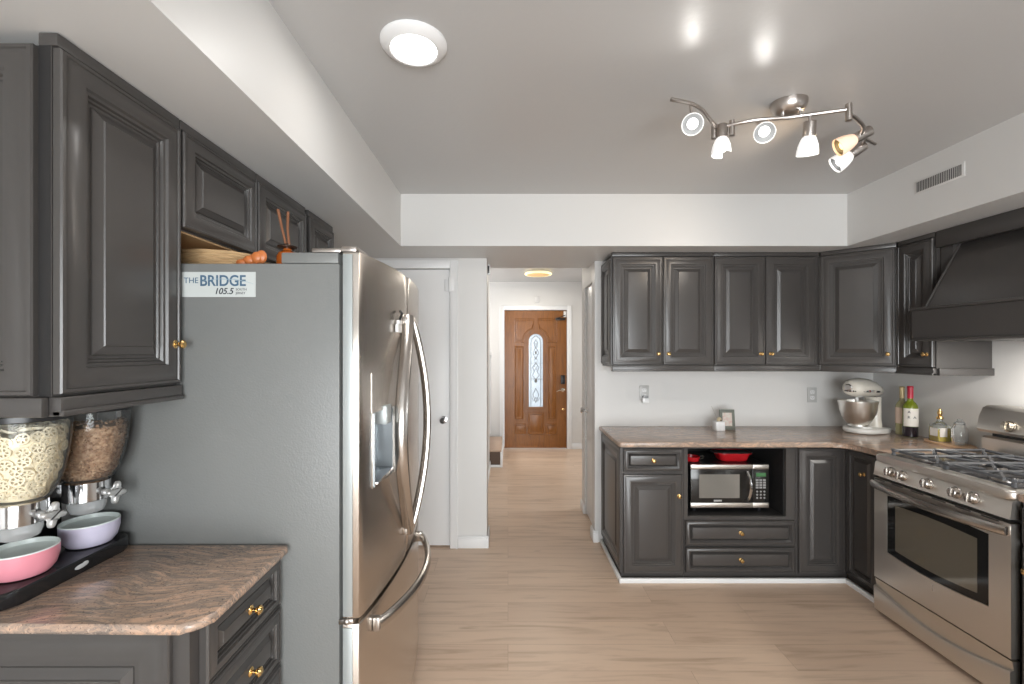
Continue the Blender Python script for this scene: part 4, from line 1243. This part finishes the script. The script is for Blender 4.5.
# ------------------------------------------------------------------ serpentine track light
zb = 2.452
tk = thing('track_light', 'curved nickel ceiling track light with six frosted glass spot heads', 'ceiling light', (1.18, 1.89, H - .001))
A = T(1.18, 1.89, H - .001, R(-18))
obj('canopy', MB().lathe([(1, 0), (1, -.012), (.93, -.026), (.72, -.040), (.35, -.048), (.001, -.049)], 36, A @ Matrix.Diagonal((.070, .058, 1.15, 1))), M_nickel, tk)
pst = MB()
for dx in (-.03, .035): pst.tube([A @ Vector((dx, -.02, -.04)), A @ Vector((dx, -.034, zb - H + .001))], .006, 8)
obj('post', pst, M_chrome, tk)


def smooth(pts, n=6):
    P = [Vector(p) for p in pts]; out = []
    for i in range(len(P) - 1):
        p0, p1, p2, p3 = P[max(i - 1, 0)], P[i], P[i + 1], P[min(i + 2, len(P) - 1)]
        for k in range(n):
            u = k / n
            out.append(.5 * (2 * p1 + (p2 - p0) * u + (2 * p0 - 5 * p1 + 4 * p2 - p3) * u * u + (3 * p1 - p0 - 3 * p2 + p3) * u ** 3))
    return out + [P[-1]]


obj('bar', MB().tube(smooth([(.915, 1.945, zb), (1.03, 1.885, zb), (1.16, 1.862, zb), (1.26, 1.832, zb), (1.362, 1.800, zb)]), .0075, 10), M_nickel, tk)
obj('arm', MB().tube(smooth([(.905, 1.950, zb), (.84, 1.875, zb), (.775, 1.80, zb), (.71, 1.755, zb), (.627, 1.728, zb)]), .0075, 10), M_nickel, tk)
obj('arm', MB().tube(smooth([(1.365, 1.800, zb - .018), (1.42, 1.835, zb - .018), (1.50, 1.90, zb - .018), (1.56, 1.985, zb - .018), (1.68, 2.06, zb - .018)]), .0075, 10), M_nickel, tk)
jj = MB()
obj('joint', MB().tube([(.893, 1.952, zb + .02), (.893, 1.952, zb - .045)], .011, 12), M_nickel, tk)
obj('joint', MB().tube([(.958, 1.925, zb + .02), (.958, 1.925, zb - .045)], .011, 12), M_nickel, tk)
obj('joint', MB().tube([(1.363, 1.800, zb + .022), (1.363, 1.800, zb - .045)], .012, 12), M_nickel, tk)


M_refl = mat('satin_inner_glass', (.22, .225, .23), .3, .3)


def spot(anchor, base, d, warm=False, power=5.0, broken=False, cl=.055):
    d = Vector(d).normalized(); p = Vector(base)
    A = aim(p, d)
    cup = MB().lathe([(.001, -.001), (.022, 0), (.0235, .003), (.0235, cl), (.019, cl + .004)], 20, A)
    cup.tube([anchor, Vector(anchor) * .4 + Vector(p + d * .02) * .6, p + d * .02], .006, 8)
    c = obj('spot_head', cup, M_nickel, tk)
    pr = [(.020, cl + .001), (.027, cl + .010), (.036, cl + .035), (.040, cl + .058), (.0405, cl + .074)]
    if broken:
        sh = MB(); full = MB().shell(pr + [(.0385, cl + .074), (.034, cl + .036), (.024, cl + .010)], 28)
        for f in full.f:
            cz = sum(full.v[i][2] for i in f) / len(f); ca = math.atan2(sum(full.v[i][1] for i in f), sum(full.v[i][0] for i in f))
            if cz > cl + .03 and abs((ca + R(60) + PI) % (2 * PI) - PI) < .9: continue
            sh.add([full.v[i] for i in f], [tuple(range(len(f)))], A)
    else:
        sh = MB().shell(pr + [(.0385, cl + .074), (.034, cl + .036), (.024, cl + .010)], 28, A)
    obj('shade', sh, M_shadewarm if warm else M_shade, c)
    if not broken: obj('reflector', MB().shell([(.0375, cl + .066), (.0330, cl + .036), (.023, cl + .012), (.010, cl + .006)], 28, A), M_refl, c)
    obj('bulb', MB().lathe([(.010, cl + .004), (.012, cl + .016), (.019, cl + .034), (.021, cl + .048), (.015, cl + .060), (.001, cl + .064)], 18, A), M_bulbwarm if warm else M_bulb, c)
    l = bpy.data.lights.new('spot_lamp', 'SPOT'); l.energy = power; l.shadow_soft_size = .02; l.color = (1, .72, .45) if warm else (1, .97, .92)
    l.spot_size = R(160); l.spot_blend = .7
    lo = bpy.data.objects.new('spot_lamp', l); C.objects.link(lo); lo.parent = tk
    lo.location = WM[tk].inverted() @ (p + d * (cl + .08)); lo.rotation_euler = (-d).to_track_quat('Z', 'Y').to_euler()


spot((.712, 1.757, zb), (.755, 1.84, 2.425), (-.33, -.80, -.50), power=2.2)
spot((.925, 1.94, zb), (.925, 1.945, 2.462), (-.03, -.02, -1), broken=True)
spot((1.035, 1.884, zb), (1.09, 1.925, 2.445), (-.36, -.74, -.56), power=2.2)
spot((1.235, 1.840, zb), (1.232, 1.835, 2.422), (.05, .22, -1))
spot((1.545, 1.955, zb - .018), (1.588, 1.97, 2.452), (-.86, .30, -.44), warm=True, power=4, cl=.062)
spot((1.60, 2.015, zb - .018), (1.632, 2.06, 2.428), (-.78, .32, -.56), cl=.062)
